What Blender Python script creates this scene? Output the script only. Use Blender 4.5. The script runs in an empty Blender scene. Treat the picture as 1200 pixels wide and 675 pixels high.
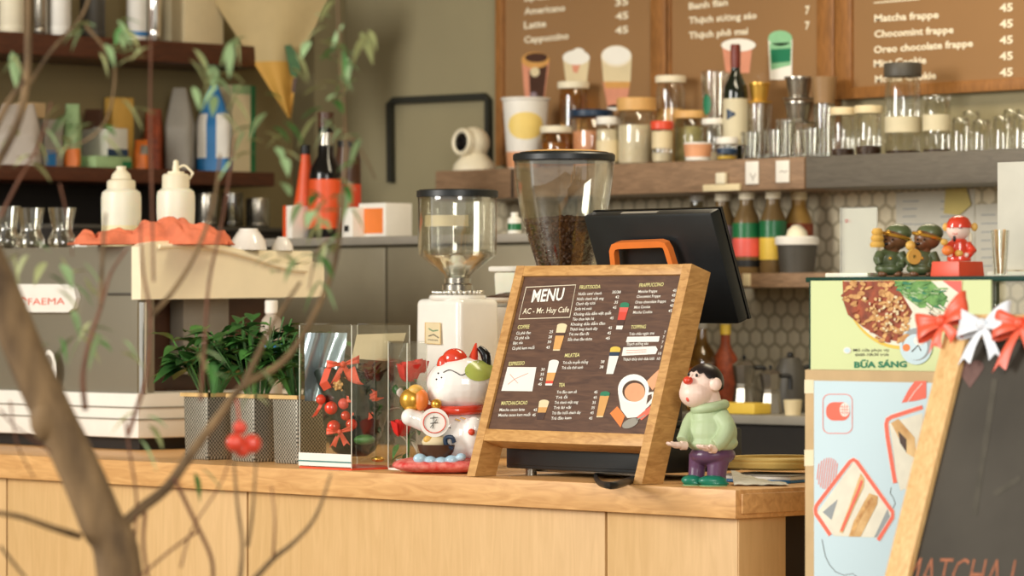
import bpy, bmesh, math, random
from mathutils import Vector, Matrix, noise
SC = bpy.context.scene
COL = SC.collection
R = math.radians
PI = math.pi
rnd = random.Random(7)

# ------------------------------------------------------------------ camera
F = 4500.0                                     # focal length in pixels of a 1200 px wide frame
CAM = Vector((0, 0, 1.375))
ALPHA = math.atan2(4140, F)                     # angle between the view axis and the counter line
D0 = Vector((-math.cos(ALPHA), math.sin(ALPHA), 0))
PITCH = 24.5 / F
FWD = D0 * math.cos(PITCH) + Vector((0, 0, math.sin(PITCH)))
RIGHT = Vector((D0.y, -D0.x, 0))
UP = RIGHT.cross(FWD)
cd = bpy.data.cameras.new('camera')
cam = bpy.data.objects.new('camera', cd)
COL.objects.link(cam)
cd.sensor_width = 36
cd.lens = F / 1200 * 36
cd.clip_start = 0.05
cd.clip_end = 100
cam.matrix_world = Matrix((
    (RIGHT.x, UP.x, -FWD.x, CAM.x), (RIGHT.y, UP.y, -FWD.y, CAM.y),
    (RIGHT.z, UP.z, -FWD.z, CAM.z), (0, 0, 0, 1)))
cd.dof.use_dof = True
cd.dof.focus_distance = 7.42
cd.dof.aperture_fstop = 5.2
cd.dof.aperture_blades = 0
SC.camera = cam

# ------------------------------------------------------------------ light and exposure
SC.view_settings.view_transform = 'Standard'
SC.view_settings.look = 'None'
SC.view_settings.gamma = 1.0
SC.view_settings.use_curve_mapping = False
SC.view_settings.exposure = 0.25
w = bpy.data.worlds.new('world')
SC.world = w
w.use_nodes = True
bg = w.node_tree.nodes['Background']
bg.inputs[0].default_value = (1.0, 0.955, 0.865, 1)
bg.inputs[1].default_value = 0.55
def area(name, loc, target, sx, sy, watts, col):
    l = bpy.data.lights.new(name, 'AREA'); l.shape = 'RECTANGLE'
    l.size = sx; l.size_y = sy; l.energy = watts; l.color = col
    o = bpy.data.objects.new(name, l); COL.objects.link(o)
    o.location = loc
    o.rotation_euler = (Vector(target) - Vector(loc)).to_track_quat('-Z', 'Y').to_euler()
    return o
# daylight through the open shop front, two bays, and the warm ceiling lights over the bar
area('shopfront_daylight', (-7.5, -1.5, 3.2), (-6.2, 5.4, 1.2), 2.2, 3.0, 340, (1.0, 0.965, 0.90))
area('shopfront_daylight_right', (0.5, 1.0, 3.0), (-5.0, 6.0, 1.2), 1.6, 2.6, 155, (1.0, 0.96, 0.89))
area('bar_ceiling_light', (-5.6, 6.2, 3.1), (-5.6, 6.4, 0), 1.4, 0.5, 26, (1.0, 0.86, 0.62))

# ------------------------------------------------------------------ pixels of the photograph to points in the room
def ray(px, py): return FWD + RIGHT * ((px - 600) / F) + UP * ((337.5 - py) / F)
def at(px, py, depth): return CAM + ray(px, py) * depth
def onY(px, py, Y): v = ray(px, py); return CAM + v * (Y / v.y)
def onX(px, py, X): v = ray(px, py); return CAM + v * (X / v.x)
def onZ(px, py, Z): v = ray(px, py); return CAM + v * ((Z - CAM.z) / v.z)
def xat(px, Y): return onY(px, 362, Y).x
def zat(px, py, Y): return onY(px, py, Y).z
def ppm(p): return F / (Vector(p) - CAM).dot(FWD)

# ------------------------------------------------------------------ materials
MATS = {}
def lin(c):
    c = c / 255.0
    return c / 12.92 if c <= 0.04045 else ((c + 0.055) / 1.055) ** 2.4
def rgb(t, k=1.0): return (min(1, lin(t[0]) * k), min(1, lin(t[1]) * k), min(1, lin(t[2]) * k), 1)
def M(name, col, rough=0.5, metal=0.0, amt=0.10, scale=18.0, kind='plain', col2=None, bump=0.0, emit=0.0, stretch=(1, 1, 1), spec=0.5, coat=0.0, trans=None):
    m = bpy.data.materials.new(name); m.use_nodes = True
    nt = m.node_tree; N = nt.nodes; L = nt.links
    for n in list(N): N.remove(n)
    out = N.new('ShaderNodeOutputMaterial')
    if kind == 'glass':
        tr = N.new('ShaderNodeBsdfTransparent'); tr.inputs[0].default_value = rgb(col)
        gl = N.new('ShaderNodeBsdfGlossy'); gl.inputs['Roughness'].default_value = rough
        gl.inputs[0].default_value = (1, 1, 1, 1)
        lw = N.new('ShaderNodeLayerWeight'); lw.inputs[0].default_value = 0.35
        mr = N.new('ShaderNodeMapRange'); mr.inputs['To Min'].default_value = (0.012 if name == 'glass_box' else 0.05) + amt; mr.inputs['To Max'].default_value = 0.16 if name == 'glass_box' else 0.6
        mx = N.new('ShaderNodeMixShader')
        L.new(lw.outputs['Fresnel'], mr.inputs['Value']); L.new(mr.outputs[0], mx.inputs[0])
        L.new(tr.outputs[0], mx.inputs[1]); L.new(gl.outputs[0], mx.inputs[2]); L.new(mx.outputs[0], out.inputs[0])
        MATS[name] = m; return m
    b = N.new('ShaderNodeBsdfPrincipled')
    L.new(b.outputs[0], out.inputs[0])
    b.inputs['Roughness'].default_value = rough; b.inputs['Metallic'].default_value = metal
    b.inputs['Specular IOR Level'].default_value = spec
    b.inputs['Coat Weight'].default_value = coat
    if trans: b.inputs['Subsurface Weight'].default_value = trans
    tc = N.new('ShaderNodeTexCoord'); mp = N.new('ShaderNodeMapping'); L.new(tc.outputs['Object'], mp.inputs[0])
    mp.inputs['Scale'].default_value = stretch
    ra = N.new('ShaderNodeValToRGB')
    c1 = rgb(col, 1 - amt); c2 = rgb(col2) if col2 else rgb(col, 1 + amt)
    ra.color_ramp.elements[0].color = c1; ra.color_ramp.elements[1].color = c2
    ra.color_ramp.elements[0].position = 0.3; ra.color_ramp.elements[1].position = 0.7
    if kind == 'hex':
        # hexagon tiles in the object's x,z plane: distance to the nearer of two offset cell centres
        def vm(op, *ins):
            n = N.new('ShaderNodeVectorMath'); n.operation = op
            for i, v in enumerate(ins):
                if hasattr(v, 'is_output'): L.new(v, n.inputs[i])
                else: n.inputs[i].default_value = v
            return n.outputs['Value'] if op in ('DOT_PRODUCT', 'LENGTH') else n.outputs['Vector']
        def mm(op, *ins):
            n = N.new('ShaderNodeMath'); n.operation = op
            for i, v in enumerate(ins):
                if hasattr(v, 'is_output'): L.new(v, n.inputs[i])
                else: n.inputs[i].default_value = v
            return n.outputs[0]
        q = vm('ADD', vm('MULTIPLY', mp.outputs[0], (scale, 0, scale)), (1000, 0, 1732.05))
        rr = (1.0, 1.0, 1.7320508); hh = (0.5, 0.5, 0.8660254)
        def cell(o):
            v = vm('SUBTRACT', vm('MODULO', vm('ADD', q, o), rr), hh)
            return vm('MULTIPLY', vm('ABSOLUTE', v), (1, 0, 1))
        def hd(v):
            sx = N.new('ShaderNodeSeparateXYZ'); L.new(v, sx.inputs[0])
            return mm('MAXIMUM', sx.outputs[0], vm('DOT_PRODUCT', v, hh))
        dmin = mm('MINIMUM', hd(cell((0, 0, 0))), hd(cell(hh)))
        fac = mm('SUBTRACT', 0.5, dmin)
        ra.color_ramp.elements[0].position = 0.02; ra.color_ramp.elements[1].position = 0.16
    elif kind == 'weave':
        t = N.new('ShaderNodeTexChecker'); t.inputs['Scale'].default_value = scale
        L.new(mp.outputs[0], t.inputs['Vector']); fac = t.outputs['Fac']
    elif kind == 'wood':
        n0 = N.new('ShaderNodeTexNoise'); n0.inputs['Scale'].default_value = 3.0; L.new(mp.outputs[0], n0.inputs['Vector'])
        t = N.new('ShaderNodeTexNoise'); t.inputs['Scale'].default_value = scale; t.inputs['Detail'].default_value = 6
        t.inputs['Distortion'].default_value = 1.2
        L.new(mp.outputs[0], t.inputs['Vector']); fac = t.outputs['Fac']
    else:
        t = N.new('ShaderNodeTexNoise'); t.inputs['Scale'].default_value = scale; t.inputs['Detail'].default_value = 4
        L.new(mp.outputs[0], t.inputs['Vector']); fac = t.outputs['Fac']
    L.new(fac, ra.inputs[0]); L.new(ra.outputs[0], b.inputs['Base Color'])
    if bump:
        bp = N.new('ShaderNodeBump'); bp.inputs['Strength'].default_value = bump; bp.inputs['Distance'].default_value = 0.01
        L.new(fac, bp.inputs['Height']); L.new(bp.outputs[0], b.inputs['Normal'])
    if emit:
        L.new(ra.outputs[0], b.inputs['Emission Color']); b.inputs['Emission Strength'].default_value = emit
    MATS[name] = m; return m

M('wall_plaster', (150, 140, 108), 0.85, amt=0.06, scale=3)
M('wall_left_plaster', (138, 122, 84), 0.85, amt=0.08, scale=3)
M('ceiling_paint', (205, 195, 170), 0.9, amt=0.04)
M('floor_tile', (128, 116, 98), 0.5, amt=0.15, scale=6)
M('tile_backsplash', (178, 166, 136), 0.35, kind='hex', col2=(224, 212, 182), scale=22, bump=0.3)
M('counter_wood', (214, 158, 96), 0.42, kind='wood', amt=0.16, scale=7, stretch=(1.2, 9, 9), col2=(228, 178, 116))
M('panel_wood', (208, 168, 112), 0.5, kind='wood', amt=0.04, scale=6, stretch=(10, 10, 1.0), col2=(215, 176, 122))
M('frame_wood', (196, 140, 74), 0.45, kind='wood', amt=0.20, scale=8, stretch=(3, 3, 12), col2=(214, 164, 98))
M('rail_wood', (200, 144, 78), 0.45, kind='wood', amt=0.20, scale=8, stretch=(3, 12, 12), col2=(218, 168, 102))
M('pine_wood', (222, 172, 106), 0.5, kind='wood', amt=0.15, scale=8, stretch=(20, 20, 2), col2=(236, 196, 136))
M('dark_gap', (44, 32, 22), 0.8)
M('shelf_wood', (140, 110, 82), 0.5, kind='wood', amt=0.22, scale=8, stretch=(2, 14, 14), col2=(158, 126, 96))
M('shelf_grey', (104, 98, 88), 0.5, kind='wood', amt=0.15, scale=8, stretch=(2, 14, 14))
M('shelf_dark', (84, 44, 24), 0.45, kind='wood', amt=0.3, scale=8, stretch=(12, 2, 12))
M('black_recess', (30, 24, 18), 0.7)
M('board_brown', (152, 116, 78), 0.28, amt=0.06, scale=2)
M('board_frame', (148, 100, 52), 0.4, kind='wood', amt=0.25, scale=8, stretch=(12, 12, 2))
M('menu_brown', (92, 60, 44), 0.38, kind='wood', amt=0.30, scale=5, stretch=(3, 22, 22), col2=(104, 72, 52))
M('cream_print', (244, 232, 204), 0.6, amt=0.03)
M('white_print', (248, 244, 232), 0.6, amt=0.03)
M('yellow_print', (232, 222, 150), 0.6, amt=0.03)
M('white', (238, 234, 224), 0.5, amt=0.03)
M('white_gloss', (244, 240, 230), 0.14, amt=0.03, coat=0.4)
M('cream_panel', (248, 236, 204), 0.45, amt=0.03)
M('cream', (228, 210, 168), 0.5, amt=0.05)
M('cream_white', (236, 226, 198), 0.5, amt=0.04)
M('steel', (168, 162, 150), 0.24, metal=0.9, amt=0.08)
M('steel_brushed', (136, 130, 114), 0.40, metal=0.35, amt=0.05, scale=4)
M('chrome', (225, 222, 214), 0.07, metal=1.0, amt=0.02)
M('fridge_grey', (148, 140, 118), 0.4, amt=0.04, metal=0.2)
M('black_plastic', (26, 30, 32), 0.38, amt=0.15)
M('black', (20, 20, 20), 0.5, amt=0.1)
M('black_gloss', (14, 14, 16), 0.12, amt=0.05)
M('navy', (28, 52, 78), 0.4)
M('orange', (236, 128, 54), 0.45, amt=0.05)
M('orange_red', (224, 84, 34), 0.45, amt=0.1)
M('red', (224, 78, 48), 0.4, amt=0.08)
M('red_satin', (230, 92, 62), 0.4, amt=0.12, spec=0.6)
M('red_gloss', (220, 66, 42), 0.1, amt=0.06, coat=0.6)
M('red_rose', (214, 34, 26), 0.6, amt=0.15, scale=60)
M('white_satin', (228, 232, 238), 0.4, amt=0.06, spec=0.6)
M('purple', (98, 66, 96), 0.3, amt=0.06)
M('sage', (178, 196, 154), 0.5, amt=0.05)
M('teal_shoe', (24, 120, 96), 0.3, amt=0.06)
M('skin_toy', (246, 216, 200), 0.4, amt=0.02)
M('hair_black', (30, 22, 24), 0.35, amt=0.1)
M('gold', (226, 172, 70), 0.25, metal=0.7, amt=0.1)
M('gold_matte', (224, 176, 84), 0.45, amt=0.1)
M('ceramic_white', (246, 242, 236), 0.12, amt=0.02, coat=0.5)
M('ceramic_green', (172, 184, 92), 0.2, amt=0.1)
M('ceramic_blue', (174, 206, 224), 0.2, amt=0.08)
M('floral_red', (216, 52, 46), 0.7, amt=0.05, col2=(242, 150, 136), scale=60)
M('brown_dark', (74, 46, 28), 0.4, amt=0.2)
M('bean', (92, 62, 40), 0.38, amt=0.35, scale=80)
M('glass', (251, 251, 247), 0.03, kind='glass', amt=0.02)
M('glass_box', (252, 252, 250), 0.03, kind='glass', amt=0.0)
M('glass_smoke', (196, 190, 170), 0.05, kind='glass', amt=0.03)
M('glass_amber', (232, 204, 150), 0.05, kind='glass', amt=0.02)
M('cellophane', (150, 168, 170), 0.12, kind='glass', amt=0.22)
M('frost_plastic', (236, 232, 212), 0.4, amt=0.03, trans=0.2)
M('mayo', (240, 226, 178), 0.45, amt=0.04)
M('cloth_coral', (226, 124, 88), 0.85, amt=0.2, scale=30)
M('leaf_deep', (48, 92, 40), 0.45, amt=0.35, scale=22)
M('leaf_mid', (72, 124, 56), 0.45, amt=0.3, scale=22)
M('leaf_pale', (150, 178, 126), 0.5, amt=0.2, scale=22)
M('leaf_olive', (158, 162, 108), 0.5, amt=0.2, scale=22)
M('bark', (96, 72, 44), 0.8, amt=0.4, scale=26, bump=0.6, stretch=(1, 1, .35), col2=(140, 112, 76))
M('bark_red', (108, 66, 42), 0.7, amt=0.25, scale=30)
M('terracotta', (150, 96, 64), 0.8, amt=0.15)
M('mesh_grey', (74, 70, 62), 0.42, kind='weave', col2=(186, 180, 164), scale=230, metal=0.45)
M('tan_rim', (222, 184, 122), 0.5, amt=0.08)
M('soil', (58, 42, 28), 0.9, amt=0.3, scale=40)
M('poster_green', (210, 220, 162), 0.5, amt=0.02, scale=4)
M('poster_blue', (200, 222, 230), 0.5, amt=0.02, scale=4)
M('kraft', (198, 168, 124), 0.7, amt=0.08)
M('kraft_yellow', (214, 182, 104), 0.6, amt=0.12)
M('tape', (232, 220, 184), 0.4, amt=0.05)
M('coral_print', (240, 108, 84), 0.5, amt=0.04)
M('teal_print', (60, 122, 118), 0.5, amt=0.04)
M('green_print', (26, 122, 84), 0.5, amt=0.05)
M('navy_print', (30, 84, 140), 0.5, amt=0.04)
M('grey_print', (150, 156, 158), 0.5, amt=0.05)
M('food_fried', (206, 132, 66), 0.6, amt=0.4, scale=60, col2=(236, 186, 116))
M('food_dark', (146, 66, 34), 0.6, amt=0.4, scale=60)
M('food_herb', (64, 138, 62), 0.6, amt=0.4, scale=60, col2=(130, 180, 96))
M('food_white', (232, 226, 206), 0.6, amt=0.06, scale=40)
M('bread', (216, 160, 92), 0.6, amt=0.2, scale=30, col2=(238, 200, 140))
M('chalkboard', (58, 52, 42), 0.75, amt=0.12, scale=5, col2=(72, 66, 56))
M('chalk_orange', (168, 104, 74), 0.9, amt=0.2, scale=90)
M('chalk_pink', (112, 84, 78), 0.9, amt=0.2, scale=60)
M('chalk_grey', (78, 73, 63), 0.9, amt=0.15, scale=40)
M('glass_edge', (16, 58, 48), 0.15, amt=0.1)
M('wine_glass_dark', (16, 26, 18), 0.08, amt=0.1, coat=0.5)
M('wine_cap', (112, 40, 26), 0.35, amt=0.1)
M('label_paper', (214, 204, 172), 0.6, amt=0.06)
M('lid_wood', (220, 172, 104), 0.5, amt=0.1)
M('grain', (216, 176, 112), 0.7, amt=0.35, scale=90)
M('herb_mix', (176, 168, 116), 0.7, amt=0.25, scale=80)
M('amber_fill', (166, 128, 66), 0.3, amt=0.15)
M('peach_fill', (224, 160, 116), 0.5, amt=0.1)
M('coffee_fill', (64, 38, 24), 0.5, amt=0.3, scale=80)
M('milk_fill', (226, 214, 186), 0.5, amt=0.06)
M('gold_phin', (214, 168, 74), 0.25, metal=0.6, amt=0.06)
M('brown_cup', (150, 118, 80), 0.45, amt=0.05)
M('green_bottle', (28, 108, 62), 0.3, amt=0.1)
M('yellow', (226, 190, 70), 0.5, amt=0.08)
M('blue', (36, 116, 176), 0.4, amt=0.08)
M('grey', (150, 144, 132), 0.5, amt=0.06)
M('grey_dark', (74, 70, 62), 0.5, amt=0.08)
M('pinkred', (232, 96, 84), 0.4, amt=0.08)
M('lilac', (150, 132, 140), 0.4, amt=0.08)
M('bear_brown', (116, 78, 50), 0.35, amt=0.2, scale=40)
M('robe_green', (88, 100, 66), 0.32, amt=0.2, scale=40)
M('mint', (142, 198, 150), 0.5, amt=0.08)
M('choc', (74, 44, 30), 0.5, amt=0.2)
M('pink_drink', (222, 150, 120), 0.5, amt=0.1)
M('tea_drink', (216, 160, 88), 0.5, amt=0.1)
M('berry_drink', (214, 66, 44), 0.5, amt=0.1)
M('frame_black', (42, 42, 34), 0.5, amt=0.1)
M('notice_paper', (210, 206, 190), 0.6, amt=0.04)
M('pennant_cream', (186, 164, 116), 0.7, amt=0.05)
M('pennant_yellow', (200, 152, 66), 0.7, amt=0.05)
M('bag_pale', (176, 164, 150), 0.5, amt=0.08)
M('juice_olive', (118, 94, 58), 0.25, amt=0.1)
M('wrap_black', (30, 40, 32), 0.35, amt=0.3, scale=40)
M('lemon', (242, 212, 120), 0.5, amt=0.05)
M('foil', (170, 186, 190), 0.22, metal=0.7, amt=0.1)
M('paper_yellow', (208, 190, 116), 0.6, amt=0.06)

# ------------------------------------------------------------------ things, parts, meshes
class Frame: pass
def thing(name, label, cat, loc, group=None, rotz=0.0):
    o = bpy.data.objects.new(name, None); COL.objects.link(o)
    o.location = loc; o.rotation_euler = (0, 0, rotz); o.empty_display_size = 0.05
    o['label'] = label; o['category'] = cat
    if group: o['group'] = group
    return o
def tag(o, label, cat, group=None, kind=None):
    if label: o['label'] = label
    if cat: o['category'] = cat
    if group: o['group'] = group
    if kind: o['kind'] = kind
    return o
def wmat(o):
    m = Matrix.Translation(o.location) @ o.rotation_euler.to_matrix().to_4x4()
    return wmat(o.parent) @ m if o.parent else m

class MB:
    def __init__(s): s.v = []; s.f = []; s.m = []; s.slots = []
    def slot(s, mat):
        if mat not in s.slots: s.slots.append(mat)
        return s.slots.index(mat)
    def add(s, verts, faces, mat, X=None):
        k = len(s.v); i = s.slot(mat)
        s.v += [(X @ Vector(p)) if X else Vector(p) for p in verts]
        s.f += [tuple(a + k for a in f) for f in faces]; s.m += [i] * len(faces)
        return s
    def box(s, c, size, mat, bevel=0.0, X=None, seg=2, taper=1.0):
        bm = bmesh.new(); bmesh.ops.create_cube(bm, size=1)
        for q in bm.verts:
            t = taper if q.co.z > 0 else 1.0
            q.co = Vector((q.co.x * size[0] * t, q.co.y * size[1] * t, q.co.z * size[2]))
        if bevel: bmesh.ops.bevel(bm, geom=bm.edges[:], offset=bevel, segments=seg, profile=0.6, affect='EDGES')
        bm.verts.index_update()
        vs = [q.co + Vector(c) for q in bm.verts]; fs = [[q.index for q in f.verts] for f in bm.faces]
        bm.free(); return s.add(vs, fs, mat, X)
    def b2(s, p, q, mat, bevel=0.0, X=None):
        p = Vector(p); q = Vector(q)
        return s.box((p + q) / 2, [abs(a) for a in (q - p)], mat, bevel, X)
    def lathe(s, prof, mat, c=(0, 0, 0), n=32, X=None, sx=1.0, sy=1.0, flute=0.0, nf=8):
        vs = []; fs = []; c = Vector(c)
        rings = []
        for r, z in prof:
            if r <= 1e-6: rings.append([len(vs)]); vs.append(c + Vector((0, 0, z)))
            else:
                ring = []
                for k in range(n):
                    a = 2 * PI * k / n; rr = r * (1 + flute * math.cos(nf * a))
                    ring.append(len(vs)); vs.append(c + Vector((rr * math.cos(a) * sx, rr * math.sin(a) * sy, z)))
                rings.append(ring)
        for A, B in zip(rings, rings[1:]):
            if len(A) == 1 and len(B) == 1: continue
            for k in range(n):
                k2 = (k + 1) % n
                if len(A) == 1: fs.append((A[0], B[k2], B[k]))
                elif len(B) == 1: fs.append((A[k], A[k2], B[0]))
                else: fs.append((A[k], A[k2], B[k2], B[k]))
        return s.add(vs, fs, mat, X)
    def cyl(s, c, r, h, mat, n=32, X=None, bev=0.0):
        b = bev
        prof = [(0, 0), (r - b, 0), (r, b), (r, h - b), (r - b, h), (0, h)] if b else [(0, 0), (r, 0), (r, h), (0, h)]
        return s.lathe(prof, mat, c, n, X)
    def ell(s, c, rad, mat, nu=24, nv=14, X=None):
        rx, ry, rz = rad if hasattr(rad, '__len__') else (rad, rad, rad)
        prof = [(math.sin(PI * k / nv), -math.cos(PI * k / nv)) for k in range(nv + 1)]
        prof[0] = (0, -1); prof[-1] = (0, 1)
        T = Matrix.Translation(Vector(c)) @ Matrix.Diagonal((rx, ry, rz, 1))
        return s.lathe(prof, mat, (0, 0, 0), nu, (X @ T) if X else T)
    def tube(s, pts, rad, mat, n=10, X=None, smooth=0, closed=False, caps=True, flat=1.0):
        P = [Vector(p) for p in pts]
        Rr = list(rad) if hasattr(rad, '__len__') else [rad] * len(P)
        if smooth:
            Q = []; RR = []
            m = len(P)
            for i in range(m if closed else m - 1):
                g = (lambda j: P[j % m]) if closed else (lambda j: P[max(0, min(m - 1, j))])
                a, b, c_, d = g(i - 1), g(i), g(i + 1), g(i + 2)
                for k in range(smooth):
                    t = k / smooth
                    Q.append(0.5 * ((2 * b) + (c_ - a) * t + (2 * a - 5 * b + 4 * c_ - d) * t * t + (3 * b - a - 3 * c_ + d) * t ** 3))
                    RR.append(Rr[i] * (1 - t) + Rr[(i + 1) % m] * t)
            if not closed: Q.append(P[-1]); RR.append(Rr[-1])
            P, Rr = Q, RR
        m = len(P); vs = []; fs = []
        T0 = (P[1] - P[0]).normalized()
        up = Vector((0, 0, 1)) if abs(T0.z) < 0.9 else Vector((1, 0, 0))
        nrm = (up - T0 * up.dot(T0)).normalized()
        for i in range(m):
            if closed: T = (P[(i + 1) % m] - P[i - 1])
            else: T = (P[min(i + 1, m - 1)] - P[max(i - 1, 0)])
            T = T.normalized() if T.length > 1e-9 else T0
            nrm = (nrm - T * nrm.dot(T))
            nrm = nrm.normalized() if nrm.length > 1e-9 else T.orthogonal().normalized()
            bn = T.cross(nrm)
            for k in range(n):
                a = 2 * PI * k / n
                vs.append(P[i] + (nrm * math.cos(a) * flat + bn * math.sin(a)) * Rr[i])
        for i in range(m if closed else m - 1):
            j = (i + 1) % m
            for k in range(n):
                k2 = (k + 1) % n
                fs.append((i * n + k, i * n + k2, j * n + k2, j * n + k))
        if caps and not closed:
            fs.append(tuple(range(n - 1, -1, -1))); fs.append(tuple((m - 1) * n + k for k in range(n)))
        return s.add(vs, fs, mat, X)
    def prism(s, poly, depth, mat, X=None):
        # poly in local x,z ; extruded along +y by depth
        n = len(poly)
        vs = [(p[0], 0, p[1]) for p in poly] + [(p[0], depth, p[1]) for p in poly]
        fs = [tuple(range(n)), tuple(range(2 * n - 1, n - 1, -1))]
        fs += [(i, i + n, (i + 1) % n + n, (i + 1) % n) for i in range(n)]
        return s.add(vs, fs, mat, X)
    def grid(s, fn, nu, nv, mat, X=None):
        vs = [fn(i / nu, j / nv) for j in range(nv + 1) for i in range(nu + 1)]
        fs = [(j * (nu + 1) + i, j * (nu + 1) + i + 1, (j + 1) * (nu + 1) + i + 1, (j + 1) * (nu + 1) + i) for j in range(nv) for i in range(nu)]
        return s.add(vs, fs, mat, X)
    def build(s, name, parent=None, world=False, loc=None, smooth=True, ang=38, voxel=0, relax=0, thick=0, sub=0):
        me = bpy.data.meshes.new(name)
        V = s.v
        if parent is not None and world:
            I = wmat(parent).inverted(); V = [I @ p for p in V]
        elif loc is not None and world:
            V = [p - Vector(loc) for p in V]
        me.from_pydata([tuple(p) for p in V], [], s.f)
        for k in s.slots: me.materials.append(MATS[k])
        for p, i in zip(me.polygons, s.m): p.material_index = i
        me.update()
        o = bpy.data.objects.new(name, me)
        COL.objects.link(o)
        if voxel or thick or sub:
            if voxel:
                r = o.modifiers.new('r', 'REMESH'); r.mode = 'VOXEL'; r.voxel_size = voxel
                if relax:
                    q = o.modifiers.new('s', 'SMOOTH'); q.factor = 0.5; q.iterations = relax
            if thick:
                q = o.modifiers.new('t', 'SOLIDIFY'); q.thickness = thick; q.offset = 0
            if sub:
                q = o.modifiers.new('u', 'SUBSURF'); q.levels = sub; q.render_levels = sub
            dg = bpy.context.evaluated_depsgraph_get()
            me2 = bpy.data.meshes.new_from_object(o.evaluated_get(dg))
            o.modifiers.clear(); o.data = me2; bpy.data.meshes.remove(me); me = me2; me.name = name
            if not me.materials:
                for k in s.slots: me.materials.append(MATS[k])
        if smooth:
            me.shade_smooth(); me.set_sharp_from_angle(angle=R(ang))
        if parent is not None: o.parent = parent
        elif loc is not None: o.location = loc
        return o
def struct(mb, name, loc=None):
    o = mb.build(name, world=loc is not None, loc=loc); o['kind'] = 'structure'; return o

# ------------------------------------------------------------------ flat print on a plane (posters, signs, labels)
class Plane:
    def __init__(s, O, u, v): s.O = Vector(O); s.u = Vector(u).normalized(); s.v = Vector(v).normalized(); s.n = s.u.cross(s.v)
    def uv(s, px, py):
        r = ray(px, py); t = (s.O - CAM).dot(s.n) / r.dot(s.n); q = CAM + r * t - s.O
        return Vector((q.dot(s.u), q.dot(s.v)))
    def P(s, a, lift=0.0): return s.O + s.u * a[0] + s.v * a[1] + s.n * lift
    def at(s, px, py, lift=0.0): return s.P(s.uv(px, py), lift)
TXT = {}
def glyphs(t, bold=0.0):
    k = (t, bold)
    if k not in TXT:
        c = bpy.data.curves.new('t', 'FONT'); c.body = t; c.resolution_u = 2; c.offset = bold
        o = bpy.data.objects.new('t', c); COL.objects.link(o)
        me = bpy.data.meshes.new_from_object(o.evaluated_get(bpy.context.evaluated_depsgraph_get()))
        TXT[k] = ([(q.co.x, q.co.y) for q in me.vertices], [tuple(p.vertices) for p in me.polygons])
        bpy.data.objects.remove(o); bpy.data.curves.remove(c); bpy.data.meshes.remove(me)
    return TXT[k]
def write(mb, pl, t, p0, p1, h, mat, bold=0.012, lift=0.0008, slant=0.0):
    vs, fs = glyphs(t, bold)
    if not vs: return
    x0 = min(a for a, b in vs); x1 = max(a for a, b in vs)
    A = pl.uv(*p0); B = pl.uv(*p1); d = (B - A); L = d.length; d = d / L; pr = Vector((-d.y, d.x))
    sx = L / (x1 - x0)
    sy = (pl.uv(p0[0], p0[1] - h) - A).y / 0.69 if h else sx
    mb.add([pl.P(A + d * ((a - x0 + slant * b) * sx) + pr * (b * sy), lift) for a, b in vs], fs, mat)
def poly(mb, pl, pts, mat, lift=0.0006):
    mb.add([pl.at(x, y, lift) for x, y in pts], [tuple(range(len(pts) - 1, -1, -1))], mat)
def oval(mb, pl, c, r, mat, lift=0.0006, n=28, a0=0, a1=360, rot=0):
    pts = []
    m = n if a1 - a0 >= 360 else n + 1
    for k in range(m):
        a = R(a0 + (a1 - a0) * k / n); x = r[0] * math.cos(a); y = r[1] * math.sin(a)
        q = R(rot); pts.append((c[0] + x * math.cos(q) - y * math.sin(q), c[1] + x * math.sin(q) + y * math.cos(q)))
    poly(mb, pl, pts, mat, lift)
def line(mb, pl, pts, wpx, mat, lift=0.0006, closed=False):
    P = [Vector(p) for p in pts]; n = len(P); Lp = []; Rp = []
    for i in range(n):
        a = P[i - 1] if (closed or i) else P[i]; b = P[(i + 1) % n] if (closed or i < n - 1) else P[i]
        t = (b - a).normalized(); q = Vector((-t.y, t.x)) * wpx / 2
        Lp.append(P[i] + q); Rp.append(P[i] - q)
    vs = [pl.at(p.x, p.y, lift) for p in Lp] + [pl.at(p.x, p.y, lift) for p in Rp]
    fs = [(i, (i + 1) % n, (i + 1) % n + n, i + n) for i in range(n if closed else n - 1)]
    mb.add(vs, fs, mat)
def slab(pl, a, b, t, mat, mb=None, bevel=0.0, back=0.0):
    # a box lying on the plane between uv corners a and b, thickness t backwards from -back
    mb = mb or MB()
    Xm = Matrix.Translation(pl.O) @ Matrix((pl.u, pl.v, pl.n)).transposed().to_4x4()
    mb.box(((a[0] + b[0]) / 2, (a[1] + b[1]) / 2, -back - t / 2), (abs(b[0] - a[0]), abs(b[1] - a[1]), t), mat, bevel, Xm)
    return mb
def leaf(mb, base, dirv, L, Wd, mat, up=Vector((0, 0, 1)), droop=0.3):
    d = Vector(dirv).normalized(); s = d.cross(up)
    s = s.normalized() if s.length > 1e-4 else d.orthogonal().normalized()
    n = s.cross(d)
    vs = []; fs = []
    N = 5
    for i in range(N + 1):
        t = i / N; wv = Wd * math.sin(PI * min(1, t ** 0.75 * 0.97 + 0.03)) * 0.5
        c = Vector(base) + d * L * t - Vector((0, 0, 1)) * droop * L * t * t
        vs += [c - s * wv + n * wv * 0.35, c, c + s * wv + n * wv * 0.35]
    for i in range(N):
        for k in range(2):
            a = i * 3 + k; fs.append((a, a + 1, a + 4, a + 3))
    mb.add(vs, fs, mat)
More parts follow.
